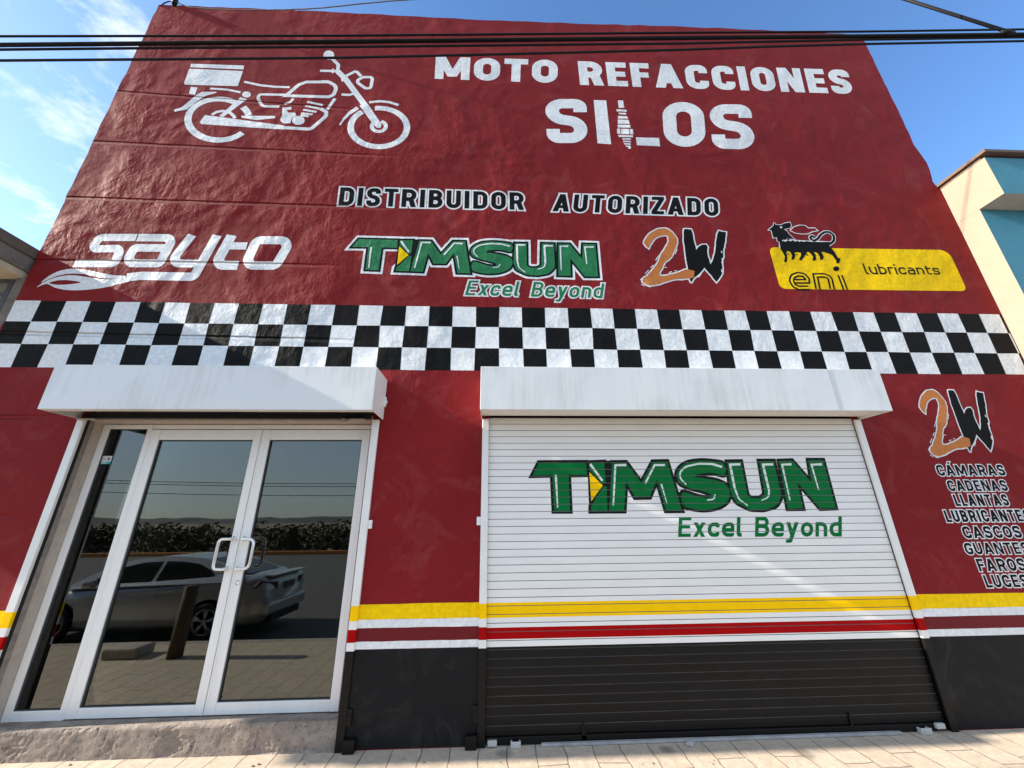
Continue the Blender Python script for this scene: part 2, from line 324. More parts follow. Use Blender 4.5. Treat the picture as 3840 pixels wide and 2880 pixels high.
def step_mat():
    m, n, l, b = mat_base('rough_concrete')
    g = n.new('ShaderNodeNewGeometry')
    t = n.new('ShaderNodeTexNoise'); t.inputs['Scale'].default_value = 7; t.inputs['Detail'].default_value = 8; t.inputs['Roughness'].default_value = .7; l.new(g.outputs['Position'], t.inputs['Vector'])
    cr = n.new('ShaderNodeValToRGB'); e = cr.color_ramp.elements; e[0].position = .28; e[0].color = (.13, .105, .09, 1); e[1].position = .66; e[1].color = (.34, .28, .235, 1); k = e.new(.46); k.color = (.24, .20, .17, 1); l.new(t.outputs[0], cr.inputs[0])
    v = n.new('ShaderNodeTexVoronoi'); v.inputs['Scale'].default_value = 34; l.new(g.outputs['Position'], v.inputs['Vector'])
    mr = n.new('ShaderNodeMapRange'); mr.inputs[1].default_value = .12; mr.inputs[2].default_value = .22; mr.inputs[3].default_value = .45; mr.inputs[4].default_value = 1; l.new(v.outputs[0], mr.inputs[0])
    mu = n.new('ShaderNodeMix'); mu.data_type = 'RGBA'; mu.blend_type = 'MULTIPLY'; mu.inputs[0].default_value = .6; l.new(cr.outputs[0], mu.inputs[6]); l.new(mr.outputs[0], mu.inputs[7]); l.new(mu.outputs[2], b.inputs['Base Color'])
    b.inputs['Roughness'].default_value = .9
    ad = n.new('ShaderNodeMath'); ad.operation = 'MULTIPLY_ADD'; ad.inputs[1].default_value = .5; l.new(mr.outputs[0], ad.inputs[0]); l.new(t.outputs[0], ad.inputs[2])
    bp = n.new('ShaderNodeBump'); bp.inputs['Distance'].default_value = .022; l.new(ad.outputs[0], bp.inputs['Height']); l.new(bp.outputs[0], b.inputs['Normal'])
    return m
STEPM = step_mat()
def paving_mat():
    m, n, l, b = mat_base('stamped_paving')
    g = n.new('ShaderNodeNewGeometry')
    nz_ = n.new('ShaderNodeTexNoise'); nz_.inputs['Scale'].default_value = 3.5; nz_.inputs['Detail'].default_value = 4; l.new(g.outputs['Position'], nz_.inputs['Vector'])
    sub = n.new('ShaderNodeVectorMath'); sub.operation = 'SUBTRACT'; sub.inputs[1].default_value = (.5, .5, .5); l.new(nz_.outputs['Color'], sub.inputs[0])
    sc = n.new('ShaderNodeVectorMath'); sc.operation = 'SCALE'; sc.inputs['Scale'].default_value = .06; l.new(sub.outputs[0], sc.inputs[0])
    ad = n.new('ShaderNodeVectorMath'); l.new(g.outputs['Position'], ad.inputs[0]); l.new(sc.outputs[0], ad.inputs[1])
    mp = n.new('ShaderNodeMapping'); mp.inputs['Rotation'].default_value = (0, 0, R(90)); mp.inputs['Location'].default_value = (0.03, 0.11, 0); l.new(ad.outputs[0], mp.inputs['Vector'])
    br = n.new('ShaderNodeTexBrick'); br.inputs['Scale'].default_value = 1.0; br.inputs['Mortar Size'].default_value = .005; br.inputs['Mortar Smooth'].default_value = .4
    br.inputs['Brick Width'].default_value = .46; br.inputs['Row Height'].default_value = .21; br.offset = .37; br.squash = 1.35; br.squash_frequency = 3; br.inputs['Color1'].default_value = (.53, .435, .34, 1); br.inputs['Color2'].default_value = (.485, .40, .312, 1); br.inputs['Mortar'].default_value = (.24, .19, .145, 1)
    l.new(mp.outputs[0], br.inputs['Vector'])
    t = n.new('ShaderNodeTexNoise'); t.inputs['Scale'].default_value = 16; t.inputs['Detail'].default_value = 8; t.inputs['Roughness'].default_value = .7; l.new(g.outputs['Position'], t.inputs['Vector'])
    k = n.new('ShaderNodeMapRange'); k.inputs[1].default_value = .3; k.inputs[2].default_value = .68; k.inputs[3].default_value = .78; k.inputs[4].default_value = 1.12; l.new(t.outputs[0], k.inputs[0])
    mu = n.new('ShaderNodeMix'); mu.data_type = 'RGBA'; mu.blend_type = 'MULTIPLY'; mu.inputs[0].default_value = 1; l.new(br.outputs[0], mu.inputs[6]); l.new(k.outputs[0], mu.inputs[7])
    v = n.new('ShaderNodeTexVoronoi'); v.inputs['Scale'].default_value = 21; l.new(g.outputs['Position'], v.inputs['Vector'])
    k2 = n.new('ShaderNodeMapRange'); k2.inputs[1].default_value = .07; k2.inputs[2].default_value = .13; k2.inputs[3].default_value = .4; k2.inputs[4].default_value = 1; l.new(v.outputs[0], k2.inputs[0])
    t5 = n.new('ShaderNodeTexNoise'); t5.inputs['Scale'].default_value = 2.4; l.new(g.outputs['Position'], t5.inputs['Vector'])
    k5 = n.new('ShaderNodeMapRange'); k5.inputs[1].default_value = .56; k5.inputs[2].default_value = .66; l.new(t5.outputs[0], k5.inputs[0])
    mu2 = n.new('ShaderNodeMix'); mu2.data_type = 'RGBA'; mu2.blend_type = 'MULTIPLY'; l.new(k5.outputs[0], mu2.inputs[0]); l.new(mu.outputs[2], mu2.inputs[6]); l.new(k2.outputs[0], mu2.inputs[7])
    col = mu2.outputs[2]
    for u_, v_, rad in ((1893, 2826, .085), (3017, 2828, .10), (2500, 2812, .07)):      # blurred shadows from overhead, painted into the paving colour by the shutter
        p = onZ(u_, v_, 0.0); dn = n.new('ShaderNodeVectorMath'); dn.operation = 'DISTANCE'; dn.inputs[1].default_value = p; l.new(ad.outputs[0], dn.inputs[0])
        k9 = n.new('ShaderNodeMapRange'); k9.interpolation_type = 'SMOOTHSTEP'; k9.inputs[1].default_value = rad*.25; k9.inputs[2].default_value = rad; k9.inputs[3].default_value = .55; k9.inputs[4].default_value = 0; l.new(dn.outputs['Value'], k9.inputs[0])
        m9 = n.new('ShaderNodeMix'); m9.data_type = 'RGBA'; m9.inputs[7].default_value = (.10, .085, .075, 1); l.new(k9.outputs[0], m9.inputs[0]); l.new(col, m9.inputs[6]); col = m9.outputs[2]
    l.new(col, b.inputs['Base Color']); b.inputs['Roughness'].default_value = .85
    hh = n.new('ShaderNodeMath'); hh.operation = 'MULTIPLY_ADD'; hh.inputs[1].default_value = -1.1; l.new(br.outputs['Fac'], hh.inputs[0]); l.new(t.outputs[0], hh.inputs[2])
    bp = n.new('ShaderNodeBump'); bp.inputs['Distance'].default_value = .006; l.new(hh.outputs[0], bp.inputs['Height']); l.new(bp.outputs[0], b.inputs['Normal'])
    return m
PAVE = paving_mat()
ASPH = plain('asphalt', (.085, .080, .073), rough=.85, var=.3, scale=5, bump=.004, bscale=120)
EARTH = plain('dry_earth', (.20, .155, .105), rough=.95, var=.3, scale=2, bump=.02, bscale=8)
KERBM = plain('kerb_concrete', (.36, .33, .29), rough=.85, var=.2, scale=6, bump=.004, bscale=40)
KERBO = plain('kerb_orange', (.50, .17, .03), rough=.8, var=.2, scale=6)

# ------------------------------------------------------------------ 2D shapes: union / difference by constrained triangulation
def area2(p): return sum(p[i][0]*p[(i+1) % len(p)][1]-p[(i+1) % len(p)][0]*p[i][1] for i in range(len(p)))/2
def ccw(p): return p if area2(p) > 0 else p[::-1]
def fillet(pts, closed=False, seg=7):
    """pts (x, y[, r]) -> polyline with rounded corners"""
    n = len(pts); out = []
    for i, p in enumerate(pts):
        rr = p[2] if len(p) > 2 else 0
        if rr <= 0 or (not closed and i in (0, n-1)): out.append((p[0], p[1])); continue
        a = Vector(pts[i-1][:2]); b = Vector(p[:2]); c = Vector(pts[(i+1) % n][:2])
        u, v = (a-b), (c-b); lu, lv = u.length, v.length; u /= lu; v /= lv
        ang = u.angle(v); 
        if ang > 3.1: out.append((b.x, b.y)); continue
        t = min(rr/math.tan(ang/2), lu*0.499, lv*0.499); r_ = t*math.tan(ang/2)
        cen = b+(u+v).normalized()*(r_/math.sin(ang/2))
        p0 = b+u*t-cen; p1 = b+v*t-cen; a0 = math.atan2(p0.y, p0.x); da = math.atan2(p1.y, p1.x)-a0
        while da > math.pi: da -= 2*math.pi
        while da < -math.pi: da += 2*math.pi
        for k in range(seg+1): out.append((cen.x+r_*math.cos(a0+da*k/seg), cen.y+r_*math.sin(a0+da*k/seg)))
    return out
def stroke(pts, w_, closed=False, ext=0.0, taper=None):
    """polyline -> mitred quads"""
    P = [Vector(p[:2]) for p in pts]; Q_ = [P[0]]
    for p in P[1:]:
        if (p-Q_[-1]).length > 1e-6: Q_.append(p)
    if closed and (Q_[0]-Q_[-1]).length < 1e-6: Q_.pop()
    P = Q_; n = len(P)
    if n < 2: return []
    if ext and not closed:
        P[0] = P[0]+(P[0]-P[1]).normalized()*ext; P[-1] = P[-1]+(P[-1]-P[-2]).normalized()*ext
    segn = n if closed else n-1; out = []; hs = [w_/2]*n
    if taper is not None: hs = [w_/2*(taper[0]+(taper[1]-taper[0])*i/(n-1)) for i in range(n)]
    D = [(P[(i+1) % n]-P[i]).normalized() for i in range(segn)]
    for i in range(segn):
        a, b, nn = P[i], P[(i+1) % n], Vector((-D[i].y, D[i].x)); ha, hb = hs[i], hs[(i+1) % n]
        out.append(ccw([tuple(a+nn*ha), tuple(b+nn*hb), tuple(b-nn*hb), tuple(a-nn*ha)]))
    for i in range(n if closed else n):
        if not closed and i in (0, n-1): continue
        d0, d1 = D[i-1], D[i % segn]; cr = d0.x*d1.y-d0.y*d1.x
        if abs(cr) < 1e-3: continue
        sg = -1 if cr > 0 else 1; n0 = Vector((-d0.y, d0.x))*sg*hs[i]; n1 = Vector((-d1.y, d1.x))*sg*hs[i]; m = n0+n1
        w3 = [P[i], P[i]+n0, P[i]+n1]
        if m.length > 1e-6:
            c = m.normalized().dot(n0)/hs[i]
            if c > .38: w3 = [P[i], P[i]+n0, P[i]+m.normalized()*(hs[i]/c), P[i]+n1]
        out.append(ccw([tuple(q) for q in w3]))
    return out
def disc(cx, cy, rx, ry=None, n=28): ry = ry or rx; return [(cx+rx*math.cos(2*math.pi*k/n), cy+ry*math.sin(2*math.pi*k/n)) for k in range(n)]
def arc(cx, cy, rx, ry, a0, a1, n=40): return [(cx+rx*math.cos(R(a0+(a1-a0)*k/n)), cy+ry*math.sin(R(a0+(a1-a0)*k/n))) for k in range(n+1)]
def fat(polys, o):
    """grow polygons by o"""
    out = []
    for p in polys: out.append(p); out += stroke(p, 2*o, True)
    return out
def rough_poly(p, amp, step):
    out = []
    for i in range(len(p)):
        a = Vector(p[i]); b = Vector(p[(i+1) % len(p)]); k = max(1, int((b-a).length/step))
        for j in range(k):
            q = a.lerp(b, j/k); out.append((q.x+random.uniform(-amp, amp), q.y+random.uniform(-amp, amp)))
    return out
def triangulate(add, sub=()):
    verts, faces = [], []
    for p in list(add)+list(sub):
        q = []
        for v in p:
            if not q or (abs(v[0]-q[-1][0])+abs(v[1]-q[-1][1])) > 1e-5: q.append(v)
        if len(q) < 3 or abs(area2(q)) < 1e-9: q = None
        faces.append(q)
    na = len(add); idx = []
    for q in faces:
        if q is None: continue
        q = ccw(q); base = len(verts); verts += [Vector(v) for v in q]; idx.append(list(range(base, base+len(q))))
    v, e, f, ov, oe, of = delaunay_2d_cdt(verts, [], idx, 1, 1e-6)
    tri = []
    for fc in f:
        for k in range(1, len(fc)-1): tri.append((fc[0], fc[k], fc[k+1]))
    C = np.array([[(v[a].x+v[b].x+v[c].x)/3, (v[a].y+v[b].y+v[c].y)/3] for a, b, c in tri])
    def inside(q):
        q = np.array(q); sel = np.nonzero((C[:, 0] > q[:, 0].min()) & (C[:, 0] < q[:, 0].max()) & (C[:, 1] > q[:, 1].min()) & (C[:, 1] < q[:, 1].max()))[0]
        x, y = C[sel, 0], C[sel, 1]; r_ = np.zeros(len(sel), bool); k = len(q)
        for a in range(k):
            (x0, y0), (x1, y1) = q[a], q[(a+1) % k]
            if y0 == y1: continue
            r_ ^= ((y0 > y) != (y1 > y)) & (x < (x1-x0)*(y-y0)/(y1-y0)+x0)
        return sel[r_]
    ok = np.zeros(len(tri), bool)
    for q in faces[:na]:
        if q is not None: ok[inside(q)] = True
    for q in faces[na:]:
        if q is not None: ok[inside(q)] = False
    return v, [t for t, k in zip(tri, ok) if k]
def flat(name, layers, Y, parent, gap=0.0004, label=None):
    """layers: [(add polys, sub polys, material)] painted one on the other on the plane y = Y"""
    me = bpy.data.meshes.new(name); V, F, MI, mats = [], [], [], []
    for i, (add, sub, m) in enumerate(layers):
        v, f = triangulate(add, sub); b0 = len(V); yy = Y-gap*(i+1)
        if m not in mats: mats.append(m)
        V += [(p[0], yy, p[1]) for p in v]
        for fc in f:
            fc = list(fc); a = area2([tuple(v[k]) for k in fc])
            if a < 0: fc = fc[::-1]
            F.append([b0+k for k in fc]); MI.append(mats.index(m))
    me.from_pydata(V, [], F)
    for p, k in zip(me.polygons, MI): p.material_index = k
    me.update(); o = link(name, me, mats, parent)
    if label: o['label'] = label
    return o

# ------------------------------------------------------------------ sign painter's alphabet (stroke letters, cap height 1)
CW = dict(A=.80, B=.66, C=.66, D=.68, E=.58, F=.55, G=.68, I=0, L=.54, M=.92, N=.72, O=.70, R=.68, S=.64, T=.64, U=.68, Z=.62,
          a=.56, b=.58, c=.54, d=.58, e=.58, i=0, l=.24, n=.56, o=.58, r=.40, s=.52, t=.40, u=.56, x=.56, y=.58)
def glyph(ch, w_, xs):
    acc = ch == 'Á'; c0 = 'A' if acc else ch
    W_ = w_ if CW[c0] == 0 else max(CW[c0]*xs, 1.4*w_)
    l, r_, b, t = w_/2, W_-w_/2, w_/2, 1-w_/2; hw = w_*1.12; c = W_/2; RR = (.44 if c0 in 'OCSG' else .36)*min(1, W_/.66); X = .72; xt = X-w_/2; Rr = .27
    S, P = [], []
    def rect(x0, y0, x1, y1): P.append([(x0, y0), (x1, y0), (x1, y1), (x0, y1)])
    def st(pts, closed=False): S.append((fillet(pts, closed), closed))
    if c0 == 'A':
        P += [[(0, 0), (hw, 0), (c+hw*.5, 1), (c-hw*.5, 1)], [(W_-hw, 0), (W_, 0), (c+hw*.5, 1), (c-hw*.5, 1)]]; rect(W_*.22, .19, W_*.78, .19+.8*w_)
    elif c0 == 'B': st([(l, b), (r_, b, RR), (r_, .52, RR), (l, .52)], True); st([(l, .53), (r_*.95, .53, RR), (r_*.95, t, RR), (l, t)], True)
    elif c0 == 'C': st([(r_, .66), (r_, t, RR), (l, t, RR), (l, b, RR), (r_, b, RR), (r_, .34)])
    elif c0 == 'D': st([(l, b), (r_, b, RR), (r_, t, RR), (l, t)], True)
    elif c0 in 'EF':
        rect(0, 0, w_, 1); rect(w_*.9, 1-w_*.88, W_, 1); rect(w_*.9, .5-w_*.42, W_*.93, .5+w_*.42)
        if c0 == 'E': rect(w_*.9, 0, W_, w_*.88)
    elif c0 == 'G': st([(r_, .68), (r_, t, RR), (l, t, RR), (l, b, RR), (r_, b, RR), (r_, .48)]); rect(W_*.52, .48-w_*.45, W_, .48+w_*.4)
    elif c0 == 'I': rect(0, 0, w_, 1)
    elif c0 == 'L': rect(0, 0, w_, 1); rect(w_*.9, 0, W_, w_*.88)
    elif c0 == 'M': rect(0, 0, w_*.95, 1); rect(W_-w_*.95, 0, W_, 1); P += [[(0, 1), (hw, 1), (c+hw*.45, .12), (c-hw*.45, .12)], [(W_-hw, 1), (W_, 1), (c+hw*.45, .12), (c-hw*.45, .12)]]
    elif c0 == 'N': rect(0, 0, w_*.95, 1); rect(W_-w_*.95, 0, W_, 1); P.append([(0, 1), (hw, 1), (W_, 0), (W_-hw, 0)])
    elif c0 == 'O': st([(l, b, RR), (r_, b, RR), (r_, t, RR), (l, t, RR)], True)
    elif c0 == 'R': rect(0, 0, w_, 1); st([(l, .44), (r_, .44, RR), (r_, t, RR), (l, t)], True); P.append([(W_*.42, .5), (W_*.42+hw, .5), (W_*1.02, 0), (W_*1.02-hw, 0)])
    elif c0 == 'S': st([(r_, .69), (r_, t, RR), (l, t, RR), (l, .55, RR), (r_, .46, RR), (r_, b, RR), (l, b, RR), (l, .31)])
    elif c0 == 'T': rect(0, 1-w_*.9, W_, 1); rect(c-w_/2, 0, c+w_/2, 1)
    elif c0 == 'U': st([(l, 1), (l, b, RR), (r_, b, RR), (r_, 1)])
    elif c0 == 'Z': rect(0, 0, W_, w_*.88); rect(0, 1-w_*.88, W_, 1); P.append([(0, w_*.8), (hw, w_*.8), (W_, 1-w_*.8), (W_-hw, 1-w_*.8)])
    elif c0 == 'a': st([(l*1.3, xt), (r_, xt, Rr), (r_, 0)]); st([(r_, .42), (l, .42, .16), (l, b, .16), (r_, b)], True)
    elif c0 == 'b': rect(0, 0, w_, 1); st([(l, b), (r_, b, Rr), (r_, xt, Rr), (l, xt)], True)
    elif c0 == 'd': rect(W_-w_, 0, W_, 1); st([(r_, b), (l, b, Rr), (l, xt, Rr), (r_, xt)], True)
    elif c0 == 'c': st([(r_, X*.66), (r_, xt, Rr), (l, xt, Rr), (l, b, Rr), (r_, b, Rr), (r_, X*.34)])
    elif c0 == 'e': st([(l, X*.48), (r_, X*.48), (r_, xt, Rr), (l, xt, Rr), (l, b, Rr), (r_, b, .12), (r_, b+.10)])
    elif c0 == 'i': rect(0, 0, w_, X); rect(0, .86, w_, 1)
    elif c0 == 'l': st([(l, 1), (l, b, .16), (W_, b)])
    elif c0 == 'n': rect(0, 0, w_, X); st([(l, xt), (r_, xt, Rr), (r_, 0)])
    elif c0 == 'o': st([(l, b, Rr), (r_, b, Rr), (r_, xt, Rr), (l, xt, Rr)], True)
    elif c0 == 'r': rect(0, 0, w_, X); st([(l, xt-.14), (l, xt, .14), (W_, xt)])
    elif c0 == 's': st([(r_, X*.7), (r_, xt, .2), (l, xt, .2), (l, X*.54, .2), (r_, X*.46, .2), (r_, b, .2), (l, b, .2), (l, X*.3)])
    elif c0 == 't': st([(l+w_*.5, .94), (l+w_*.5, b, .16), (W_, b)]); rect(0, X-w_, W_, X)
    elif c0 == 'u': st([(l, X), (l, b, Rr), (r_, b)]); rect(W_-w_, 0, W_, X)
    elif c0 == 'x': P += [[(0, 0), (hw, 0), (W_, X), (W_-hw, X)], [(W_-hw, 0), (W_, 0), (hw, X), (0, X)]]
    elif c0 == 'y': P += [[(0, X), (hw, X), (c+hw*.55, 0), (c-hw*.45, 0)], [(W_-hw, X), (W_, X), (W_*.38+hw*.3, -.28), (W_*.38-hw*.7, -.28)]]; rect(W_*.0, -.30, W_*.38, -.30+w_*.9)
    if acc: P.append([(c-.05, 1.07), (c+.10, 1.07), (c+.26, 1.27), (c+.06, 1.27)])
    return S, P, W_
def lettering(text, quad, w_, sp=.16, outline=0.0, space=.45):
    """quad: wall points TL, TR, BR, BL of the ink.  -> polys (and fattened polys)"""
    TL, TR, BR, BL = [Vector(p) for p in quad]
    asp = ((TR-TL).length+(BR-BL).length)/((TL-BL).length+(TR-BR).length)
    lo, hi = .05, 6.0
    for _ in range(40):
        xs = (lo+hi)/2; tot = sum(space if c == ' ' else glyph(c, w_, xs)[2] for c in text)+sp*(len(text)-1)
        if tot > asp: hi = xs
        else: lo = xs
    def mp(p):
        u, v = p[0]/asp, p[1]; a = BL.lerp(BR, u); b_ = TL.lerp(TR, u); q = a+(b_-a)*v; return (q.x, q.y)
    x = 0; A1, A2 = [], []
    for c in text:
        if c == ' ': x += space+sp; continue
        S, P, W_ = glyph(c, w_, xs)
        for pts, cl in S:
            pts = [(p[0]+x, p[1]) for p in pts]
            A1 += [[mp(q) for q in k] for k in stroke(pts, w_, cl)]
            if outline: A2 += [[mp(q) for q in k] for k in stroke(pts, w_+2*outline, cl, outline)]
        for p in P:
            p = ccw([(q[0]+x, q[1]) for q in p]); A1.append([mp(q) for q in p])
            if outline: A2 += [[mp(q) for q in k] for k in fat([p], outline)]
        x += W_+sp
    return (A1, A2) if outline else A1
def quad(zone, *pts, Y=0.0): return wps(zone, pts, Y)
def rectq(zone, L, R_, T, B, Y=0.0):
    x0 = wp(zone, *L, Y)[0]; x1 = wp(zone, *R_, Y)[0]; z1 = wp(zone, *T, Y)[1]; z0 = wp(zone, *B, Y)[1]
    return [(x0, z1), (x1, z1), (x1, z0), (x0, z0)]

# ================================================================== GROUND
def sheet(name, x0, x1, y0, y1, z, m, nx=1, ny=1):
    vs = [(x0+(x1-x0)*i/nx, y0+(y1-y0)*j/ny, z) for j in range(ny+1) for i in range(nx+1)]
    fs = [(j*(nx+1)+i, j*(nx+1)+i+1, (j+1)*(nx+1)+i+1, (j+1)*(nx+1)+i) for j in range(ny) for i in range(nx)]
    me = bpy.data.meshes.new(name); me.from_pydata(vs, [], fs); o = link(name, me, m); o['kind'] = 'structure'; return o
sheet('ground', -900, 900, -900, 900, -0.135, EARTH)
sheet('road', -300, 300, -19.3, -2.45, -0.12, ASPH)
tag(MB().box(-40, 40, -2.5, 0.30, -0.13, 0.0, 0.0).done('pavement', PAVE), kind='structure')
mk = MB().box(-40, 40, -2.62, -2.503, -0.13, 0.004, 0.012); tag(mk.done('kerb', KERBM), kind='structure')
mk = MB().box(-200, 200, -19.75, -19.45, -0.13, 0.05, 0.02); tag(mk.done('far_kerb', KERBO), kind='structure')

# ================================================================== THE SHOP
shop = empty('shop_building', (0.4, 0, 0))
tag(shop, 'tall dark red painted shop with checkered band, white shutters and painted adverts', 'building')
XL, XR, ZTL, ZTR = -4.885, 5.665, onY(602, 20).z, onY(3225, 130).z
DL, DR, SL, SR, ZO = -3.765, -1.166, -0.064, 3.583, 2.60
DOORW = 0.26
def wall_outline():
    top = []; n = 60
    for i in range(n+1):
        t = i/n; top.append((XR+(XL-XR)*t, ZTR+(ZTL-ZTR)*t+random.uniform(-.012, .012)+.02*math.sin(t*9)))
    right = [(5.72, 0), (5.72, 3.0), (5.722, 4.2), (5.725, 5.55), (5.69, 5.62)]
    z = 5.7
    while z < 8.55:
        bul = .05*math.exp(-((z-6.0)/.22)**2)-.02*math.exp(-((z-6.35)/.1)**2); right.append((XR+bul+random.uniform(-.006, .006), z)); z += .11
    left = []; z = 8.5
    while z > 0.1:
        left.append((XL+random.uniform(-.009, .009) - (.02 if z < 3.5 else 0), z)); z -= .12
    return right+top+left+[(-4.9, 0), (DL, 0), (DL, ZO), (DR, ZO), (DR, 0), (SL, 0), (SL, ZO), (SR, ZO), (SR, 0)]
WO = wall_outline()
MB().prism(ccw(WO), 0, DOORW).done('facade_wall', P_RED, shop)
# body behind the facade
b = MB(); b.box(XL+.02, XL+.22, DOORW, 12, 0, 7.6); b.box(5.44, 5.64, DOORW, 12, 0, 7.6); b.box(XL+.22, 5.44, 11.8, 12, 0, 7.6); b.done('side_wall', GREYP, shop)
MB().box(XL+.02, 5.64, DOORW+.002, 12.05, 7.602, 7.8).done('roof', CONC, shop)
room = MB(); room.box(XL+.3, 5.4, DOORW+.01, 6.0, -.05, 0.165); room.box(XL+.3, 5.4, 6.0, 6.1, 0, 3.4); room.box(XL+.3, 5.4, DOORW+.01, 6.0, 3.0, 3.1)
room.box(XL+.23, XL+.3, DOORW+.01, 6.1, 0, 3.4); room.box(5.4, 5.438, DOORW+.01, 6.1, 0, 3.4)
MB().box(-3.76, -3.70, DOORW+.012, 1.24, .168, 2.9, .004).done('partition', plain('partition_white', (.80, .79, .76), rough=.7), shop)
room.done('interior_room', plain('room_grey', (.34, .33, .31), rough=.8), shop)

# ---- paint on the wall: checkers, stripes, plinth
CK, CX0 = 0.2462, -4.893
ZR = [3.016, 3.262, 3.508, 3.746]
wv, bv = [], []
def jit(x, z): h = math.sin(x*91.7+z*37.3)*43758.5; return ((h-math.floor(h))-.5)*.012
for rI in range(3):
    for k in range(-1, 44):
        x0, x1 = max(CX0+CK*k, -4.90), min(CX0+CK*(k+1), 5.715)
        if x1-x0 < .02: continue
        z0, z1 = ZR[rI], ZR[rI+1]
        q = [(x0+(jit(x0, z0) if k > 0 else 0), z0+jit(z0, x0)*.4), (x1+(jit(x1, z0) if k < 43 else 0), z0+jit(z0, x1)*.4), (x1+(jit(x1, z1) if k < 43 else 0), z1+jit(z1, x1)*.4), (x0+(jit(x0, z1) if k > 0 else 0), z1+jit(z1, x0)*.4)]
        # top row starts white, middle row black
        (wv if (k+rI) % 2 == 0 else bv).append(q)
flat('checkered_band', [(wv+bv, [], P_WHITE), (bv, [], P_BLACK)], 0, shop, label='black and white checkered band of three rows painted across the wall')
segs = [(-4.895, -3.832), (-1.166, -0.064), (3.583, 5.718)]
def stripe(name, z0, z1, m, label):
    for a, c in segs:
        n = 8; P = [(a+(c-a)*i/n, z0+random.uniform(-.002, .002)) for i in range(n+1)]+[(c+(a-c)*i/n, z1+random.uniform(-.002, .002)) for i in range(n+1)]
        flat(name, [([P], [], m)], 0, shop, label=label)
ZS = [0.637, 0.690, 0.783, 0.844, 0.953]
stripe('painted_stripe', ZS[3], ZS[4], P_YEL, 'yellow stripe painted along the wall')
stripe('painted_stripe', ZS[2], ZS[3], P_WHITE, 'white stripe between the yellow and red stripes')
stripe('painted_stripe', ZS[1], ZS[2], P_DRED, 'dark red stripe between two white stripes')
stripe('painted_stripe', ZS[0], ZS[1], P_WHITE, 'white stripe directly above the black wall base')
stripe('painted_plinth', 0.004, ZS[0], P_PLINTH, 'black painted base of the wall')

# ---- motorcycle
def mo(pts): return wps('moto', pts)
def mstroke(pts, wd, closed=False, taper=None):
    a = wp('moto', 1000, 500); c = wp('moto', 1100, 500); k = (c[0]-a[0])/100*1.12
    return stroke(mo([(p[0], p[1]) for p in fillet(pts, closed)]), wd*k, closed, taper=taper)
bike = []
bike += mstroke(arc(487, 660, 255, 170, 302, 40), 50); bike += mstroke(arc(487, 660, 255, 168, -38, -12), 48)
bike += mstroke([(430, 620), (470, 597, 20), (525, 588, 30), (580, 602, 20), (612, 630, 10), (622, 650)], 24)
bike += [mo(p) for p in ([(372, 622), (620, 655), (880, 690), (1025, 708), (1020, 742), (700, 722), (345, 697), (330, 682)], [(675, 628), (955, 630), (955, 648), (800, 664), (678, 645)],
        [(668, 475), (722, 492), (522, 640), (490, 630)], disc(717, 452, 36, 25), [(258, 197), (697, 212), (693, 244), (250, 226)], [(243, 238), (688, 258), (645, 383), (208, 370), (200, 355)],
        [(255, 390), (312, 393), (290, 455), (240, 447)], [(350, 430), (465, 430), (470, 438), (380, 462), (290, 520), (220, 577), (120, 595), (117, 577), (180, 560), (250, 500), (310, 450)],
        [(1340, 334), (1400, 334), (1404, 352), (1338, 352)], [(1438, 482), (1465, 488), (1398, 582), (1378, 572)], disc(1148, 667, 52, 37), disc(1400, 125, 45, 38),
        [(1015, 562), (1090, 555), (1092, 574), (1050, 582), (1062, 602), (1120, 603), (1132, 625), (1092, 650), (1080, 690), (1022, 692), (994, 665), (1014, 620)],
        [(1655, 545), (1690, 522), (1722, 528), (1838, 700), (1830, 726), (1798, 730), (1762, 690)], [(1420, 250), (1440, 232), (1442, 276), (1422, 272)], [(1500, 325), (1540, 318), (1545, 342), (1508, 345)])]
bike += mstroke([(1010, 726), (1250, 740, 60), (1378, 630, 40), (1380, 595, 20), (1330, 570)], 30)
bike += mstroke([(698, 346), (830, 375, 200), (950, 388, 100), (1075, 392)], 22); bike += mstroke([(415, 402), (560, 412, 100), (668, 434)], 20)
bike += mstroke([(1050, 455), (792, 450, 30), (850, 550, 40), (990, 552)], 24)
bike += mstroke([(1045, 462), (1150, 372, 60), (1215, 348, 60), (1400, 348, 60), (1470, 385, 40), (1440, 455, 30), (1400, 472, 30)], 30, True)
bike += mstroke([(1032, 532), (1080, 516, 20), (1106, 486)], 20)
for a, c in (((1222, 513), (1350, 540)), ((1205, 546), (1324, 570)), ((1188, 578), (1298, 597)), ((1170, 608), (1265, 617)), ((1166, 624), (1234, 634))): bike += mstroke([a, c], 20)
bike += mstroke([(1462, 248), (1540, 325, 40), (1695, 535)], 46); bike += mstroke([(1328, 255), (1475, 258)], 26); bike += mstroke([(1472, 262), (1480, 205, 15), (1425, 152)], 28)
bike += mstroke([(1545, 298), (1615, 262, 15), (1635, 265, 15), (1668, 302)], 26); bike += mstroke([(1685, 308, 20), (1765, 308, 20), (1748, 398, 20), (1705, 402, 30), (1622, 342, 20)], 26, True)
bike += mstroke([(1505, 452), (1570, 456, 40), (1628, 438)], 24)
bike += mstroke(arc(1815, 725, 234, 160, -98, 234), 48); bike += mstroke(arc(1815, 716, 58, 43, -70, 218), 30)
bike += mstroke([(1735, 517), (1820, 507, 200), (1900, 515, 100), (1978, 540)], 24); bike += mstroke([(1640, 562), (1570, 608, 80), (1525, 655, 80), (1492, 705)], 30, taper=(1.1, .5))
flat('painted_motorcycle', [(bike, [], P_WHITE)], 0, shop, label='white line drawing of a delivery motorcycle on the red wall')

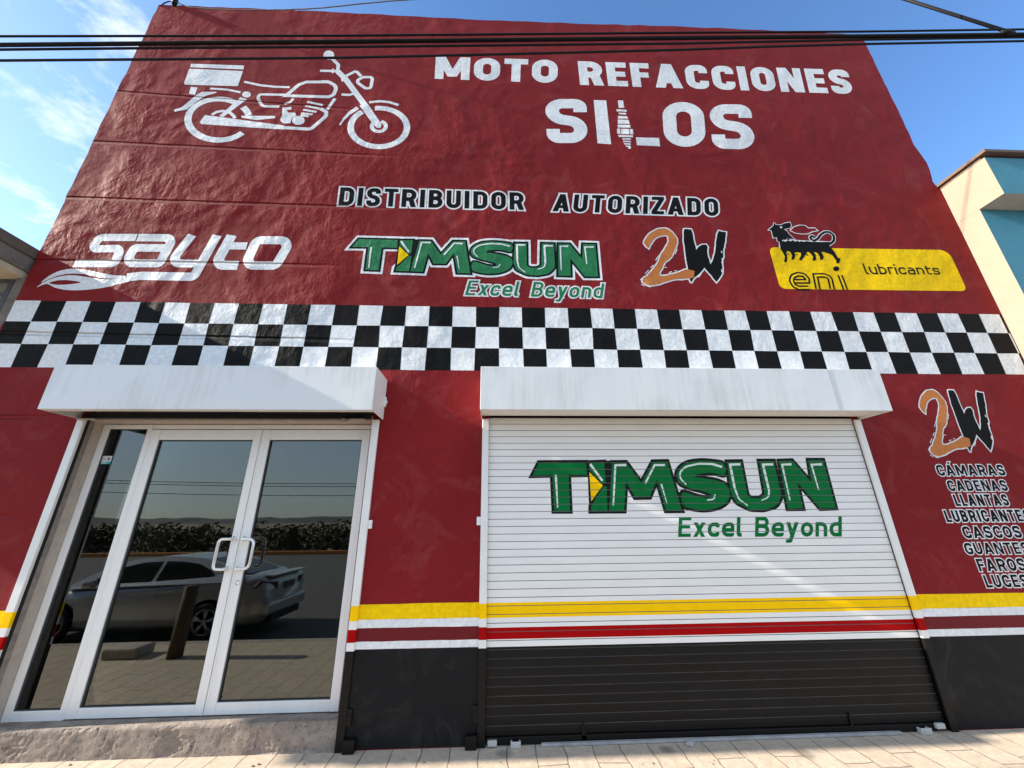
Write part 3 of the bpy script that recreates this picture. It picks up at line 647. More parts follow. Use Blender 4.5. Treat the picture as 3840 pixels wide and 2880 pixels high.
# ---- shop name
for txt, q_, w0 in (('MOTO', ((97, 81), (693, 98), (690, 211), (91, 189)), .265), ('REFACCIONES', ((788, 103), (2105, 146), (2136, 264), (801, 219)), .25)):
    flat('painted_lettering', [(lettering(txt, quad('top', *q_), w0, sp=.12), [], P_WHITE)], 0, shop, label='bold white capitals reading %s' % txt)
big = []
big += lettering('S', quad('top', (628, 288), (832, 288), (838, 503), (640, 503)), .22); big.append(wps('top', [(867, 293), (928, 295), (952, 509), (886, 504)]))
big += lettering('O', quad('top', (1198, 302), (1400, 304), (1418, 522), (1213, 520)), .22); big += lettering('S', quad('top', (1428, 313), (1632, 315), (1658, 535), (1448, 530)), .22)
big.append(wps('top', [(1073, 475), (1186, 478), (1191, 519), (1078, 513)]))
for p in ([(985, 295), (1010, 295), (1016, 331), (989, 331)], [(978, 338), (1027, 341), (1029, 350), (979, 348)], [(988, 354), (1024, 356), (1026, 364), (990, 362)], [(986, 370), (1030, 372), (1034, 384), (985, 384)],
          [(985, 388), (1037, 390), (1043, 409), (984, 408)], [(984, 413), (1044, 414), (1047, 428), (984, 427)], [(981, 432), (996, 432), (998, 458), (981, 456)], [(1000, 433), (1040, 434), (1042, 460), (1002, 459)],
          [(1044, 434), (1058, 435), (1061, 461), (1046, 461)], [(986, 463), (1058, 466), (1058, 475), (990, 473)], [(1006, 479), (1048, 480), (1049, 487), (1007, 486)], [(1010, 491), (1049, 493), (1049, 499), (1012, 498)],
          [(1014, 503), (1048, 505), (1048, 511), (1017, 510)], [(1022, 515), (1046, 516), (1050, 527), (1042, 531), (1034, 529), (1038, 522), (1024, 521)]): big.append(wps('top', p))
flat('painted_lettering', [(big, [], P_WHITE)], 0, shop, label='large white capitals SILOS with a spark plug standing in the L')
for txt, q in (('DISTRIBUIDOR', quad('dist', (55, 62), (1066, 92), (1068, 188), (42, 162))), ('AUTORIZADO', quad('dist', (1240, 99), (2140, 125), (2146, 222), (1226, 195)))):
    a, o_ = lettering(txt, q, .21, sp=.17, outline=.075)
    flat('painted_lettering', [(o_, [], P_WHITE), (a, [], P_BLACK)], 0, shop, label='black capitals reading %s outlined in white' % txt)

# ---- white flame lettering
def fl(pts): return wps('flame', pts)
def fstroke(pts, wd, closed=False):
    a = wp('flame', 1000, 300); c = wp('flame', 1100, 300); k = (c[0]-a[0])/100*1.3
    return stroke(fl([(p[0], p[1]) for p in fillet(pts, closed)]), wd*k, closed)
def sm(pts, n=6):   # smooth closed outline through the points
    out = []; m = len(pts)
    for i in range(m):
        p0, p1, p2, p3 = [Vector(pts[(i+k) % m]) for k in (-1, 0, 1, 2)]
        for j in range(n):
            t = j/n; q = .5*((2*p1)+(p2-p0)*t+(2*p0-5*p1+4*p2-p3)*t*t+(3*p1-p0-3*p2+p3)*t**3); out.append((q.x, q.y))
    return out
fa = fstroke([(858, 147), (575, 147, 50), (498, 238, 26), (738, 232, 30), (690, 350, 36), (372, 350)], 56)
fa += fstroke([(868, 148), (1150, 150, 36), (1040, 350, 36), (770, 350, 40), (845, 228, 30), (1085, 230)], 58)
fa += fstroke([(1295, 128), (1118, 350, 40), (1385, 352)], 58); fa += fstroke([(1490, 130), (1308, 455, 45), (900, 447), (780, 460)], 60)
fa += fstroke([(1605, 130), (1476, 364, 40), (1655, 366)], 66); fa += fstroke([(1590, 212), (1722, 214)], 56)
fa += fstroke([(1800, 168, 55), (2068, 170, 45), (1950, 368, 55), (1708, 366, 45)], 62, True)
l1 = sm([(112, 500), (180, 445), (260, 408), (360, 392), (480, 402), (580, 425), (690, 443), (770, 447), (745, 463), (640, 468), (540, 455), (450, 434), (350, 430), (260, 442), (180, 470)])
l2 = sm([(80, 537), (130, 500), (200, 468), (280, 448), (370, 443), (460, 455), (560, 470), (660, 474), (770, 452), (830, 470), (800, 492), (720, 512), (600, 540), (450, 558), (330, 559), (230, 542), (165, 512), (120, 520)])
eye = sm([(178, 503), (240, 484), (320, 481), (422, 498), (340, 513), (240, 517)])
flat('painted_logo', [(fa+[fl(l1), fl(l2)], [fl(eye)], P_WHITE)], 0, shop, label='white slanted logo reading sayto with a flame tail')

# ---- green logo, traced once on the shutter and repeated on the wall
def tg(pts): return wps('shut', pts)
gT = [(112, 99), (432, 97), (440, 180), (313, 182), (324, 428), (215, 428), (203, 183), (68, 186)]
gI1 = [(455, 99), (556, 95), (566, 232), (547, 244), (456, 150)]; gI2 = [(550, 262), (572, 262), (578, 427), (466, 428), (466, 398)]
gM = [(610, 98), (706, 97), (810, 238), (888, 93), (985, 91), (1086, 424), (978, 425), (915, 215), (866, 333), (766, 335), (704, 225), (692, 427), (590, 427)]
gS = sm([(1372, 108), (1300, 90), (1210, 85), (1120, 100), (1066, 140), (1050, 190), (1072, 240), (1130, 268), (1215, 290), (1282, 314), (1268, 338), (1200, 330), (1090, 302), (1094, 386), (1150, 410), (1235, 420), (1330, 405), (1393, 365), (1412, 310), (1392, 255), (1330, 222), (1240, 206), (1176, 196), (1200, 176), (1290, 168), (1376, 182)], 5)
gU = fillet([(1394, 93), (1488, 92), (1532, 320, 40), (1556, 340, 30), (1615, 342, 35), (1652, 320, 40), (1612, 88), (1712, 88), (1765, 330, 60), (1730, 395, 60), (1640, 420, 100), (1550, 416, 80), (1455, 370, 70), (1420, 300, 60)], True)
gN = [(1748, 88), (1838, 85), (1970, 236), (1947, 82), (2048, 82), (2134, 406), (2028, 410), (1872, 232), (1911, 410), (1808, 411)]
yel = [(455, 163), (546, 254), (468, 362)]
GREEN = [gT, gI1, gI2, gM, gS, gU, gN]
def hstroke(pts, wd, tp=None): return stroke([(p[0], p[1]) for p in fillet(pts)], wd, taper=tp)
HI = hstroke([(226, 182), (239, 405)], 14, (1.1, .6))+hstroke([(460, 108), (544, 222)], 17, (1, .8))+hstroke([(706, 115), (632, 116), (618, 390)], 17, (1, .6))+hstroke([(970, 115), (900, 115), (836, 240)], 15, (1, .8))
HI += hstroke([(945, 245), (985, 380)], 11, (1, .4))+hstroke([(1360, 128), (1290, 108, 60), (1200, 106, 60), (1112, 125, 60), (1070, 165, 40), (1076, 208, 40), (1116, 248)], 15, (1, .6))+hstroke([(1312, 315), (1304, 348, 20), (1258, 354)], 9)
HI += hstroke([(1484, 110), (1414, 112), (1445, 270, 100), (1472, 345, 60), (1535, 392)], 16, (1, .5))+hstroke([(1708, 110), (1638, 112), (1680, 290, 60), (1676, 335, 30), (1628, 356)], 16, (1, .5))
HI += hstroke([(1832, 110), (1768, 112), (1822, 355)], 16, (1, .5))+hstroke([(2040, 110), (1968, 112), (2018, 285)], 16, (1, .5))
toW = lambda polys: [wps('shut', p) for p in polys]
kz = (wp('shut', 1100, 250)[0]-wp('shut', 1000, 250)[0])/100
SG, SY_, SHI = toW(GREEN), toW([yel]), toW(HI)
SBK = fat(SG, 17*kz)+[tg([(440, 85), (470, 85), (610, 85), (600, 440), (455, 440)])]
# fit the design to the wall: extreme points of the black outline there
def bbox(polys): xs = [p[0] for q in polys for p in q]; zs = [p[1] for q in polys for p in q]; return min(xs), max(xs), min(zs), max(zs)
bx0, bx1, bz0, bz1 = bbox(fat(SG, 15*kz))
def onto(polys, TLq, TRq, BRq, BLq):
    TL, TR, BR, BL = [Vector(p) for p in (TLq, TRq, BRq, BLq)]
    out = []
    for p in polys:
        o = []
        for x, z in p:
            u, v = (x-bx0)/(bx1-bx0), (z-bz0)/(bz1-bz0); a = BL.lerp(BR, u); c = TL.lerp(TR, u); q = a+(c-a)*v; o.append((q.x, q.y))
        out.append(o)
    return out
# wall: T left tip (100,185) green zoom, N right (2070,430), T top (190,98), N bottom 430
p_tip = wp('green', 100, 186); p_tr = wp('green', 2036, 148); p_br = wp('green', 2070, 432); p_bl = wp('green', 222, 372); p_tl = wp('green', 200, 98)
zt_l, zt_r, zb_l, zb_r = p_tl[1], p_tr[1], p_bl[1], p_br[1]
fr_ = (lambda px_: (wp('shut', px_, 300)[0]-bx0)/(bx1-bx0))
uL = fr_(205); sl_b = (zb_r-zb_l)/(p_br[0]-p_bl[0]); sl_t = (zt_r-zt_l)/(p_tr[0]-p_tl[0])
xw0, xw1 = p_tip[0], p_br[0]
W4 = ((xw0, zt_l+sl_t*(xw0-p_tl[0])), (xw1, zt_r+sl_t*(xw1-p_tr[0])), (xw1, zb_r), (xw0, zb_l+sl_b*(xw0-p_bl[0])))
WG, WY, WHI, WBK = onto(SG, *W4), onto(SY_, *W4), onto(SHI, *W4), onto(SBK, *W4)
kk = (xw1-xw0)/(bx1-bx0)
tagl = lettering('Excel Beyond', quad('green', (1042, 442), (2100, 466), (2084, 580), (1008, 556)), .155, sp=.15, outline=.085)
flat('painted_logo', [(fat(WG, 15*kz*kk+.028)+[onto([tg([(440, 85), (470, 85), (610, 85), (600, 440), (455, 440)])], *W4)[0]]+tagl[1], [], P_WHITE), (WBK, [], P_BLACK), (WG+tagl[0], [], P_GREEN), (WY, [], P_YEL), (WHI, [], P_WHITE)], 0, shop,
     label='green logo TIMSUN Excel Beyond with black and white outlines on the red wall')

# ---- orange and black brush logo
o2 = [(385, 585), (300, 510), (300, 440), (350, 350), (450, 260), (570, 205), (700, 195), (800, 230), (880, 310), (935, 400), (940, 470), (915, 570), (860, 680), (820, 760), (770, 810), (710, 850), (670, 920), (640, 1000), (600, 1060), (600, 1130), (720, 1120), (880, 1090), (1000, 1050), (1100, 1005), (1200, 1010), (1290, 1040), (1275, 1070), (1290, 1100), (1262, 1125), (1285, 1150), (1200, 1180), (1050, 1190), (900, 1200), (750, 1240), (600, 1290), (480, 1315), (400, 1320), (310, 1290), (260, 1240), (280, 1180), (350, 1130), (430, 1040), (510, 950), (580, 840), (620, 720), (680, 620), (740, 520), (775, 440), (760, 350), (700, 330), (600, 340), (510, 390), (440, 480), (400, 530)]
bW = [(1080, 205), (1220, 205), (1260, 350), (1305, 560), (1325, 620), (1370, 560), (1430, 510), (1520, 515), (1550, 560), (1535, 640), (1560, 760), (1605, 900), (1640, 830), (1690, 680), (1710, 520), (1730, 300), (1770, 240), (1905, 265), (1900, 420), (1860, 600), (1850, 760), (1815, 850), (1845, 1000), (1830, 1100), (1760, 1200), (1720, 1250), (1600, 1110), (1480, 970), (1430, 1040), (1330, 1130), (1260, 1200), (1220, 1270), (1190, 1190), (1160, 1000), (1110, 720), (1070, 400)]
dsh = [((520, 820), (590, 720)), ((420, 970), (480, 915)), ((310, 1090), (380, 1015)), ((900, 700), (945, 600)), ((700, 960), (740, 965)), ((890, 1030), (940, 1030)), ((780, 1065), (840, 1045)), ((215, 1215), (270, 1160)), ((230, 1290), (300, 1330)), ((420, 1350), (340, 1330)), ((1360, 1160), (1420, 1090))]
dsk = [((1815, 640), (1830, 680)), ((1830, 780), (1850, 880)), ((1820, 1000), (1830, 1060))]
state = random.getstate(); random.seed(3)
o2r, bWr = rough_poly(sm(o2, 2), 5, 40), rough_poly(bW, 6, 45)
random.setstate(state)
def brush(conv, k):
    O, Wp = conv(o2r), conv(bWr); ds = [q for a, c in dsh for q in stroke(conv([a, c]), 16*k)]; dk = [q for a, c in dsk for q in stroke(conv([a, c]), 20*k)]
    return [(fat([O, Wp], 26*k)+ds, [], P_WHITE), ([Wp], [], P_BLACK), (dk, [], P_WHITE), ([O], [], P_ORANGE)]
k1 = (wp('brush', 1200, 700)[0]-wp('brush', 1100, 700)[0])/100
flat('painted_logo', brush(lambda p: wps('brush', p), k1), 0, shop, label='orange and black brush stroke logo 2W beside the green logo')
a4 = bbox([wps('brush', o2), wps('brush', bW)])
c4 = (wp('list', 56, 215)[0], wp('list', 648, 300)[0], wp('list', 580, 574)[1], wp('list', 185, 84)[1])
def conv2(p):
    return [(c4[0]+(x-a4[0])/(a4[1]-a4[0])*(c4[1]-c4[0]), c4[2]+(z-a4[2])/(a4[3]-a4[2])*(c4[3]-c4[2])) for x, z in wps('brush', p)]
flat('painted_logo', brush(conv2, k1*(c4[1]-c4[0])/(a4[1]-a4[0])), 0, shop, label='orange and black brush stroke logo 2W above the list of parts')

# ---- yellow sign with the six legged dog
def dg(pts): return wps('dog', pts)
y0 = [wp('dog', 62, 352), wp('dog', 1925, 380), wp('dog', 2122, 806), wp('dog', 183, 783)]
yx0, yx1 = (y0[0][0]+y0[3][0])/2, (y0[1][0]+y0[2][0])/2
yq = [(p[0], p[1]) for p in fillet([(yx0, y0[0][1], .07), (yx1, y0[1][1], .12), (yx1, y0[2][1], .07), (yx0, y0[3][1], .07)], True)]
head = [(120, 98), (132, 122), (190, 125), (235, 105), (280, 98), (292, 122), (280, 150), (245, 155), (215, 165), (250, 190), (275, 225), (320, 262), (285, 262), (255, 248), (230, 275), (205, 270), (180, 300), (155, 285), (150, 245), (112, 250), (100, 200), (92, 175), (68, 170), (95, 148), (115, 128)]
body = [(178, 305), (200, 290), (240, 296), (268, 284), (290, 296), (312, 282), (335, 298), (360, 288), (380, 300), (405, 292), (425, 302), (450, 292), (500, 298), (600, 300), (690, 300), (690, 340), (740, 400), (775, 460), (800, 480), (790, 515), (768, 515), (765, 490), (720, 430), (640, 395), (600, 400), (620, 430), (630, 455), (615, 480), (600, 480), (595, 450), (570, 410), (545, 400), (520, 400), (545, 430), (550, 480), (535, 490), (520, 485), (525, 450), (490, 405), (460, 395), (440, 430), (410, 470), (395, 488), (380, 480), (400, 440), (400, 405), (350, 400), (325, 405), (335, 440), (320, 475), (305, 480), (300, 465), (310, 440), (290, 400), (255, 385), (240, 410), (250, 440), (250, 490), (240, 507), (226, 500), (235, 450), (215, 410), (190, 370)]
kd = (wp('dog', 500, 400)[0]-wp('dog', 400, 400)[0])/100
def dstroke(pts, wd, closed=False): return stroke(dg([(p[0], p[1]) for p in fillet(pts, closed)]), wd*kd, closed)
tail = [(690, 320), (738, 290, 40), (738, 230, 40), (690, 193, 40), (640, 195, 40), (600, 222, 40), (572, 262, 40), (535, 285, 20), (500, 270, 20), (492, 245, 15), (515, 235, 10), (535, 250)]
cut = [(0, 0), (900, 0), (900, 350), (0, 350)]
up_w = fat([dg(head)], 11*kd)+dstroke(tail, 40)+fat([dg([(178, 305), (240, 290), (312, 282), (450, 292), (690, 300), (690, 345), (178, 345)])], 11*kd)
flame = dstroke([(285, 175), (320, 140, 30), (380, 121, 30), (440, 125), (475, 152), (540, 150), (575, 180), (520, 190), (470, 212), (410, 216, 30), (340, 206, 30), (288, 182)], 9, True)
fur = [q for a, c in (((250, 262), (300, 255)), ((640, 402), (668, 408)), ((560, 388), (585, 415)), ((450, 420), (468, 440)), ((340, 425), (362, 430)), ((255, 425), (275, 420)), ((790, 470), (805, 470))) for q in dstroke([a, c], 12)]
def dbl(pts, closed=False): return dstroke(pts, 56, closed), dstroke(pts, 19, closed)
letters, inner = [], []
for pts in ([(330, 705), (462, 706), (462, 680, 20), (425, 640, 30), (365, 632, 30), (312, 652, 30), (297, 700, 40), (325, 750, 40), (375, 775, 30), (480, 773)], [(573, 786), (545, 645), (640, 644, 50), (695, 668, 40), (722, 786)], [(800, 640), (858, 790)]):
    a_, c_ = dbl(pts); letters += a_; inner += c_
letters.append(dg(disc(762, 575, 32, 26)))
lub = lettering('lubricants', quad('dog', (1030, 520), (1812, 540), (1846, 636), (1070, 632)), .145, sp=.15)
flat('painted_sign', [([yq], [], P_YEL), (up_w+flame, [], P_WHITE), (fat([dg(head), dg(body)], 4*kd)+dstroke(tail, 25)+letters+lub+fur, [], P_BLACK), (inner, [], P_YEL), (dstroke(arc(190, 145, 9, 9, 0, 350, 16), 6, True), [], P_WHITE)], 0, shop,
     label='yellow sign eni lubricants with a black six legged dog breathing fire')

# ---- list of parts for sale
LI = [('CÁMARAS', (222, 680), (724, 680), (470, 638), (470, 718)), ('CADENAS', (302, 790), (740, 790), (520, 752), (520, 832)), ('LLANTAS', (352, 900), (752, 905), (550, 857), (550, 942)), ('LUBRICANTES', (283, 1015), (912, 1012), (570, 972), (570, 1060)),
      ('CASCOS', (414, 1135), (845, 1135), (630, 1092), (630, 1180)), ('GUANTES', (427, 1255), (905, 1255), (640, 1214), (640, 1300)), ('FAROS', (522, 1375), (878, 1380), (690, 1332), (690, 1425)), ('LUCES', (577, 1500), (898, 1500), (730, 1452), (730, 1545))]
la, lo_ = [], []
for txt, *q in LI:
    a_, o_ = lettering(txt, rectq('list', *q), .215, sp=.17, outline=.085); la += a_; lo_ += o_
flat('painted_lettering', [(lo_, [], P_WHITE), (la, [], P_BLACK)], 0, shop, label='list of motorcycle parts in black capitals outlined in white')

# ================================================================== SHUTTERS
def banded(mb_fn, name, parent, x0, x1, y0, y1, ztop, bev=.004, label=None, base=None):
    """a guide rail painted in the colours of the stripes"""
    cuts = [0.0, ZS[0]-.004, ZS[1], ZS[2]-.004, ZS[3]-.006, ZS[4]-.006, ztop]; ms = [S_BLACK, RAILW, S_RED, RAILW, S_YEL, RAILW]
    m = MB()
    for i in range(6):
        m.mi = i; z0, z1 = cuts[i], cuts[i+1]
        prof = [(x0, y1), (x0, y0+bev), (x0+bev, y0), (x1-bev, y0), (x1, y0+bev), (x1, y1)]
        n = len(prof); vs = [(a, c, z0) for a, c in prof]+[(a, c, z1) for a, c in prof]
        fs = [(k, (k+1) % n, (k+1) % n+n, k+n) for k in range(n)]
        if i == 0: fs.append(tuple(range(n)))
        if i == 5: fs.append(tuple(range(n, 2*n)))
        m._b(vs, fs)
    o = m.done(name, ms, parent)
    if label: o['label'] = label
    return o
def shutter_case(x0, x1, z0, z1, yf, parent, seam=None, lip=.075, closed=True):
    m = MB(); t = .006
    front = [x0, x1] if seam is None else [x0, seam, x1]
    for i in range(len(front)-1):
        off = .003*i; m.box(front[i], front[i+1], yf+off, yf+off+t, z0, z1, .003)
    m.box(x0, x1, yf+t, -.002, z1-t, z1-.001); m.box(x0+.0005, x0+t, yf+t, -.002, z0, z1-t-.0005); m.box(x1-t, x1-.0005, yf+t, -.002, z0, z1-t-.0005)
    m.box(x0+t, x1-t, yf+t, yf+lip, z0+.001, z0+t)
    return m.done('shutter_box', S_BOX, parent)
BX1 = (-3.828, -1.07, 2.504, 2.905); BX2 = (-0.137, 3.645, 2.511, 2.918)
YF = -.357
# closed shutter on the right
NS = 40; zs_top, zs_bot = 2.53, 0.055; ph = (zs_top-zs_bot)/NS; CY = .012
cur = MB(); cz = [ZS[0]-.006, ZS[1]-.006, ZS[2]-.017, ZS[3]-.008, ZS[4]-.008]
def cm_(z): return 5 if z > cz[4] else 4 if z > cz[3] else 3 if z > cz[2] else 2 if z > cz[1] else 1 if z > cz[0] else 0
xa, xb = SL-.005, SR+.005
for i in range(NS):
    z0 = zs_bot+ph*i; z1 = z0+ph
    lv = [(z0, CY+.0065), (z0+.0026, CY), (z0+ph*.55, CY-.0012), (z1-.0026, CY), (z1, CY+.0065)]
    lv = lv[:2]+sorted([(c, CY-.001) for c in cz if z0+.004 < c < z1-.004]+[lv[2]])+lv[3:]
    for (a, ya), (c, yc) in zip(lv, lv[1:]):
        cur.mi = cm_((a+c)/2) if (a > z0 and c < z1) else (7 if z0 < ZS[0]-.03 else 6); cur._b([(xa, ya, a), (xb, ya, a), (xb, yc, c), (xa, yc, c)], [(0, 1, 2, 3)])
curtain = cur.done('roller_shutter', [S_BLACK, S_WHITE, S_RED, S_WHITE, S_YEL, S_WHITE, SEAM, SEAMB], shop, normals=False)
curtain['label'] = 'closed white slatted roller shutter with black base and green logo'
c2 = shutter_case(*BX2, YF, curtain, seam=onY(*px(6, 975, 860), YF).x)
MB().box(BX2[0]+.008, BX2[1]-.008, YF+.0755, -.03, BX2[2]+.03, BX2[2]+.036).done('box_underside', RAILW, curtain)
banded(None, 'guide_rail', curtain, SL-.062, SL, -.024, .055, 2.51); banded(None, 'guide_rail', curtain, SR, SR+.062, -.024, .055, 2.51)
bb = MB(); bb.box(SL+.012, SR-.012, -.004, .030, .004, .052, .004); bb.done('bottom_bar', S_BLACK, curtain)
MB().box(SL+.42, SR-.42, -.040, -.012, .002, .020, .003).done('threshold_bar', plain('galvanised', (.33, .33, .33), rough=.6, var=.3), curtain)
gr = [[(xa, zs_bot+ph*i-.003), (xb, zs_bot+ph*i-.003), (xb, zs_bot+ph*i+.003), (xa, zs_bot+ph*i+.003)] for i in range(NS+1)]
tq = lettering('Excel Beyond', quad('shut', (1066, 470), (2176, 466), (2176, 602), (1060, 605)), .185, sp=.13)
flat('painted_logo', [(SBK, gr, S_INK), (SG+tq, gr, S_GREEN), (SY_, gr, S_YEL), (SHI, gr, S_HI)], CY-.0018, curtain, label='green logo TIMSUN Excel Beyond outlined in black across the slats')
PLA = plain('white_plastic', (.46, .46, .44), rough=.4, var=.1)
for z_, x_, wd in ((8, 1130, .075), (9, 1540, .085)):
    p = onZ(*px(z_, x_, 1525 if z_ == 8 else 1420), 0.0)
    m = MB(); m.box(p.x-wd/2, p.x+wd/2, -.05, -.042, .001, .042, .003); m.box(p.x-wd/2, p.x-wd/2+.014, -.0415, -.008, .001, .038, .003); m.box(p.x+wd/2-.014, p.x+wd/2, -.0415, -.008, .001, .038, .003)
    m.box(p.x-wd/2+.018, p.x+wd/2-.018, -.056, -.0505, .010, .032, .002); m.done('lock_housing', PLA, curtain)
for z_, x_, y_ in ((8, 978, 1498), (9, 1665, 1385)):
    p = onY(*px(z_, x_, y_), -.02); MB().box(p.x-.035, p.x+.035, -.035, -.006, p.z-.018, p.z+.018, .006).done('end_cap', PLA, curtain)
for z_, a_, b_ in ((8, (1555, 1370), (1590, 1475)), (9, (1072, 1305), (1108, 1390))):
    p0, p1 = onY(*px(z_, *a_), 0), onY(*px(z_, *b_), 0); m = MB(); m.prism([(p[0], p[1]) for p in fillet([(p0.x, p1.z), (p1.x, p1.z), (p1.x, p0.z, .02), (p0.x, p0.z, .02)], True)], -.004, .008); m.done('lock_strap', S_BLACK, curtain)
# open shutter above the glass door
box1 = shutter_case(*BX1, YF, shop); box1['label'] = 'white shutter box above the glass door with its shutter rolled up'
m = MB(); m.lathe([(.001, BX1[0]+.03), (.15, BX1[0]+.03), (.15, BX1[1]-.03), (.001, BX1[1]-.03)], (0, -.17, 2.72), 'x', 24); m.done('rolled_curtain', DARK, box1)
MB().box(DL+.01, DR-.01, -.03, -.012, 2.508, 2.56, .003).done('bottom_bar', DARK, box1)
banded(None, 'guide_rail', box1, -3.832, DL, -.024, 0.0, 2.50); banded(None, 'guide_rail', box1, DR, -1.102, -.024, 0.0, 2.50)
for xm in (BX1[0]+.02, ):
    MB().box(xm, xm+.16, -.06, -.03, 2.488, 2.502, .003).done('stop_bracket', BEIGE, box1)
m = MB(); m.box(BX1[1]-.30, BX1[1]-.16, -.06, -.03, 2.488, 2.5035, .003); m.box(BX1[1]-.36, BX1[1]-.33, -.08, -.03, 2.47, 2.5, .004); m.done('stop_bracket', BEIGE, box1)
m = MB(); p = onX(*px(5, 290, 950), BX1[1]); m.box(BX1[1]+.0002, BX1[1]+.018, -.05, -.012, p.z-.06, p.z+.035, .003); m.box(BX1[1]+.018, BX1[1]+.028, -.04, -.02, p.z-.03, p.z, .003); m.done('bolt_plate', S_BOX, box1)
def rail_bits(xe, sgn, parent, zone, pm):
    p = onY(*px(zone, *pm), -.012); m = MB(); m.box(min(xe, xe+sgn*.035), max(xe, xe+sgn*.035), -.02, -.006, p.z-.035, p.z+.035, .003); m.box(xe+sgn*.008, xe+sgn*.022, -.026, -.02, p.z-.008, p.z+.008) if sgn > 0 else m.box(xe+sgn*.022, xe+sgn*.008, -.026, -.02, p.z-.008, p.z+.008)
    m.done('rail_bracket', RAILW, parent)
    m = MB(); a, c = sorted((xe, xe+sgn*.085)); m.box(a, c, -.055, -.003, .002, .085, .004); m.done('rail_foot', S_BLACK, parent)
    m = MB(); a, c = sorted((xe, xe+sgn*.035)); m.box(a, c, -.022, -.003, .15, .26, .003); mid = (a+c)/2; m.lathe([(.001, -.03), (.008, -.03), (.008, -.022)], (mid, 0, .22), 'y', 10); m.done('rail_bracket', S_BLACK, parent)
rail_bits(-1.1015, 1, box1, 8, (203, 80)); rail_bits(SL-.0625, -1, curtain, 8, (898, 58))

# ================================================================== GLASS DOOR
DY = .15
X_ = lambda u, v: onY(u, v, DY).x
Z_ = lambda u, v: onY(u, v, DY).z
gz0, gz1 = .265, Z_(480, 1608)
fx0, fx1 = X_(392, 1589), DR
s0, s1 = X_(411, 1608), X_(553, 1609); d0 = X_(571, 1608)
a0, a1 = X_(596, 1649), X_(949, 1649); dm = X_(987, 1608); b0, b1 = X_(1013, 1646), X_(1358, 1644); d1 = b1+.075
lz1 = Z_(780, 1649); ztop = Z_(780, 1592); lzt = Z_(780, 1611); zb = .178; lgz = Z_(741, 2643); lgz2 = Z_(1034, 2629); sgz = Z_(146, 2667)
m = MB(); F0, F1 = DY, DY+.075
m.box(fx0+.001, s0, F0, F1, zb-.01, ztop, .004); m.box(s1, d0-.003, F0, F1, zb-.01, ztop, .004); m.box(s0, s1, F0+.002, F1, zb-.01, sgz, .004); m.box(s0, s1, F0+.002, F1, gz1, ztop-.001, .004)
m.box(d0, d1+.003, F0+.001, F1, lzt+.006, ztop-.001, .004); m.box(d1+.004, fx1-.001, F0, F1, zb-.01, ztop, .004)
frame = m.done('door_frame', ALU, shop); frame['label'] = 'white aluminium door frame with a narrow fixed side pane'
MB().box(s0-.004, s1+.004, DY+.022, DY+.028, sgz-.004, gz1+.004).done('glass_pane', GLASS, frame)
m = MB()
for x0, x1, z0, z1 in ((s0, s0+.008, sgz, gz1), (s1-.008, s1, sgz, gz1), (s0+.008, s1-.008, gz1-.007, gz1), (s0+.008, s1-.008, sgz, sgz+.006)): m.box(x0, x1, DY+.010, DY+.0215, z0, z1)
m.done('gasket', ALUD, frame)
def leaf(x0, x1, g0, g1, gz, hinge):
    m = MB(); f0, f1 = DY-.004, DY+.05; z0, z1 = zb+.006, lzt
    m.box(x0, g0, f0, f1, z0, z1, .004); m.box(g1, x1, f0, f1, z0, z1, .004); m.box(g0, g1, f0+.0015, f1, z0, gz, .004); m.box(g0, g1, f0+.0015, f1, lz1, z1-.001, .004)
    # stepped profile of the stiles
    m.box(x0+.002, x0+.014, f0-.003, f0, z0+.002, z1-.002); m.box(x1-.014, x1-.002, f0-.003, f0, z0+.002, z1-.002)
    lf = m.done('door_leaf', ALU, shop)
    MB().box(g0-.004, g1+.004, DY+.020, DY+.026, gz-.004, lz1+.004).done('glass_pane', GLASS, lf)
    m = MB()
    for a, c, e, g in ((g0, g0+.009, gz, lz1), (g1-.007, g1, gz, lz1), (g0+.009, g1-.007, lz1-.009, lz1), (g0+.009, g1-.007, gz, gz+.005)): m.box(a, c, DY+.006, DY+.0195, e, g)
    m.done('gasket', ALUD, lf)
    return lf
lf1 = leaf(d0, dm-.002, a0, a1, lgz, 0); lf2 = leaf(dm+.003, d1, b0, b1, lgz2, 1)
lf1['label'] = 'glass door leaf beside the narrow side pane'; lf2['label'] = 'glass door leaf with the lock cylinder'
def round3(pts, r, seg=6):
    out = [Vector(pts[0])]
    for i in range(1, len(pts)-1):
        p = Vector(pts[i]); a = (Vector(pts[i-1])-p); c = (Vector(pts[i+1])-p); k = min(r, a.length*.45, c.length*.45); a = p+a.normalized()*k; c = p+c.normalized()*k
        for j in range(seg+1):
            t = j/seg; out.append(a*(1-t)**2+p*2*t*(1-t)+c*t*t)
    return out+[Vector(pts[-1])]
def dhandle(xa_, xo, parent):
    hy = .085; zt = onY(*px(7, 1480, 175), hy).z; zb_ = onY(*px(7, 1450, 372), hy).z
    pts = [(xa_, DY-.003, zt), (xa_, hy, zt), (xo, hy, zt), (xo, hy, zb_), (xa_, hy, zb_), (xa_, DY-.003, zb_)]
    m = MB(); m.tube(round3(pts, .055), .0125, 12)
    for z in (zt, zb_): m.lathe([(.001, 0), (.02, 0), (.02, .006), (.014, .012)], (xa_, DY-.0175, z), 'y', 16)
    m.done('handle', CHROME, parent)
hx = lambda x, y: onY(*px(7, x, y), .085).x
dhandle(dm-.045, hx(1400, 270), lf1); dhandle(dm+.045, hx(1632, 270), lf2)
pL = onY(*px(7, 1540, 458), DY-.004)
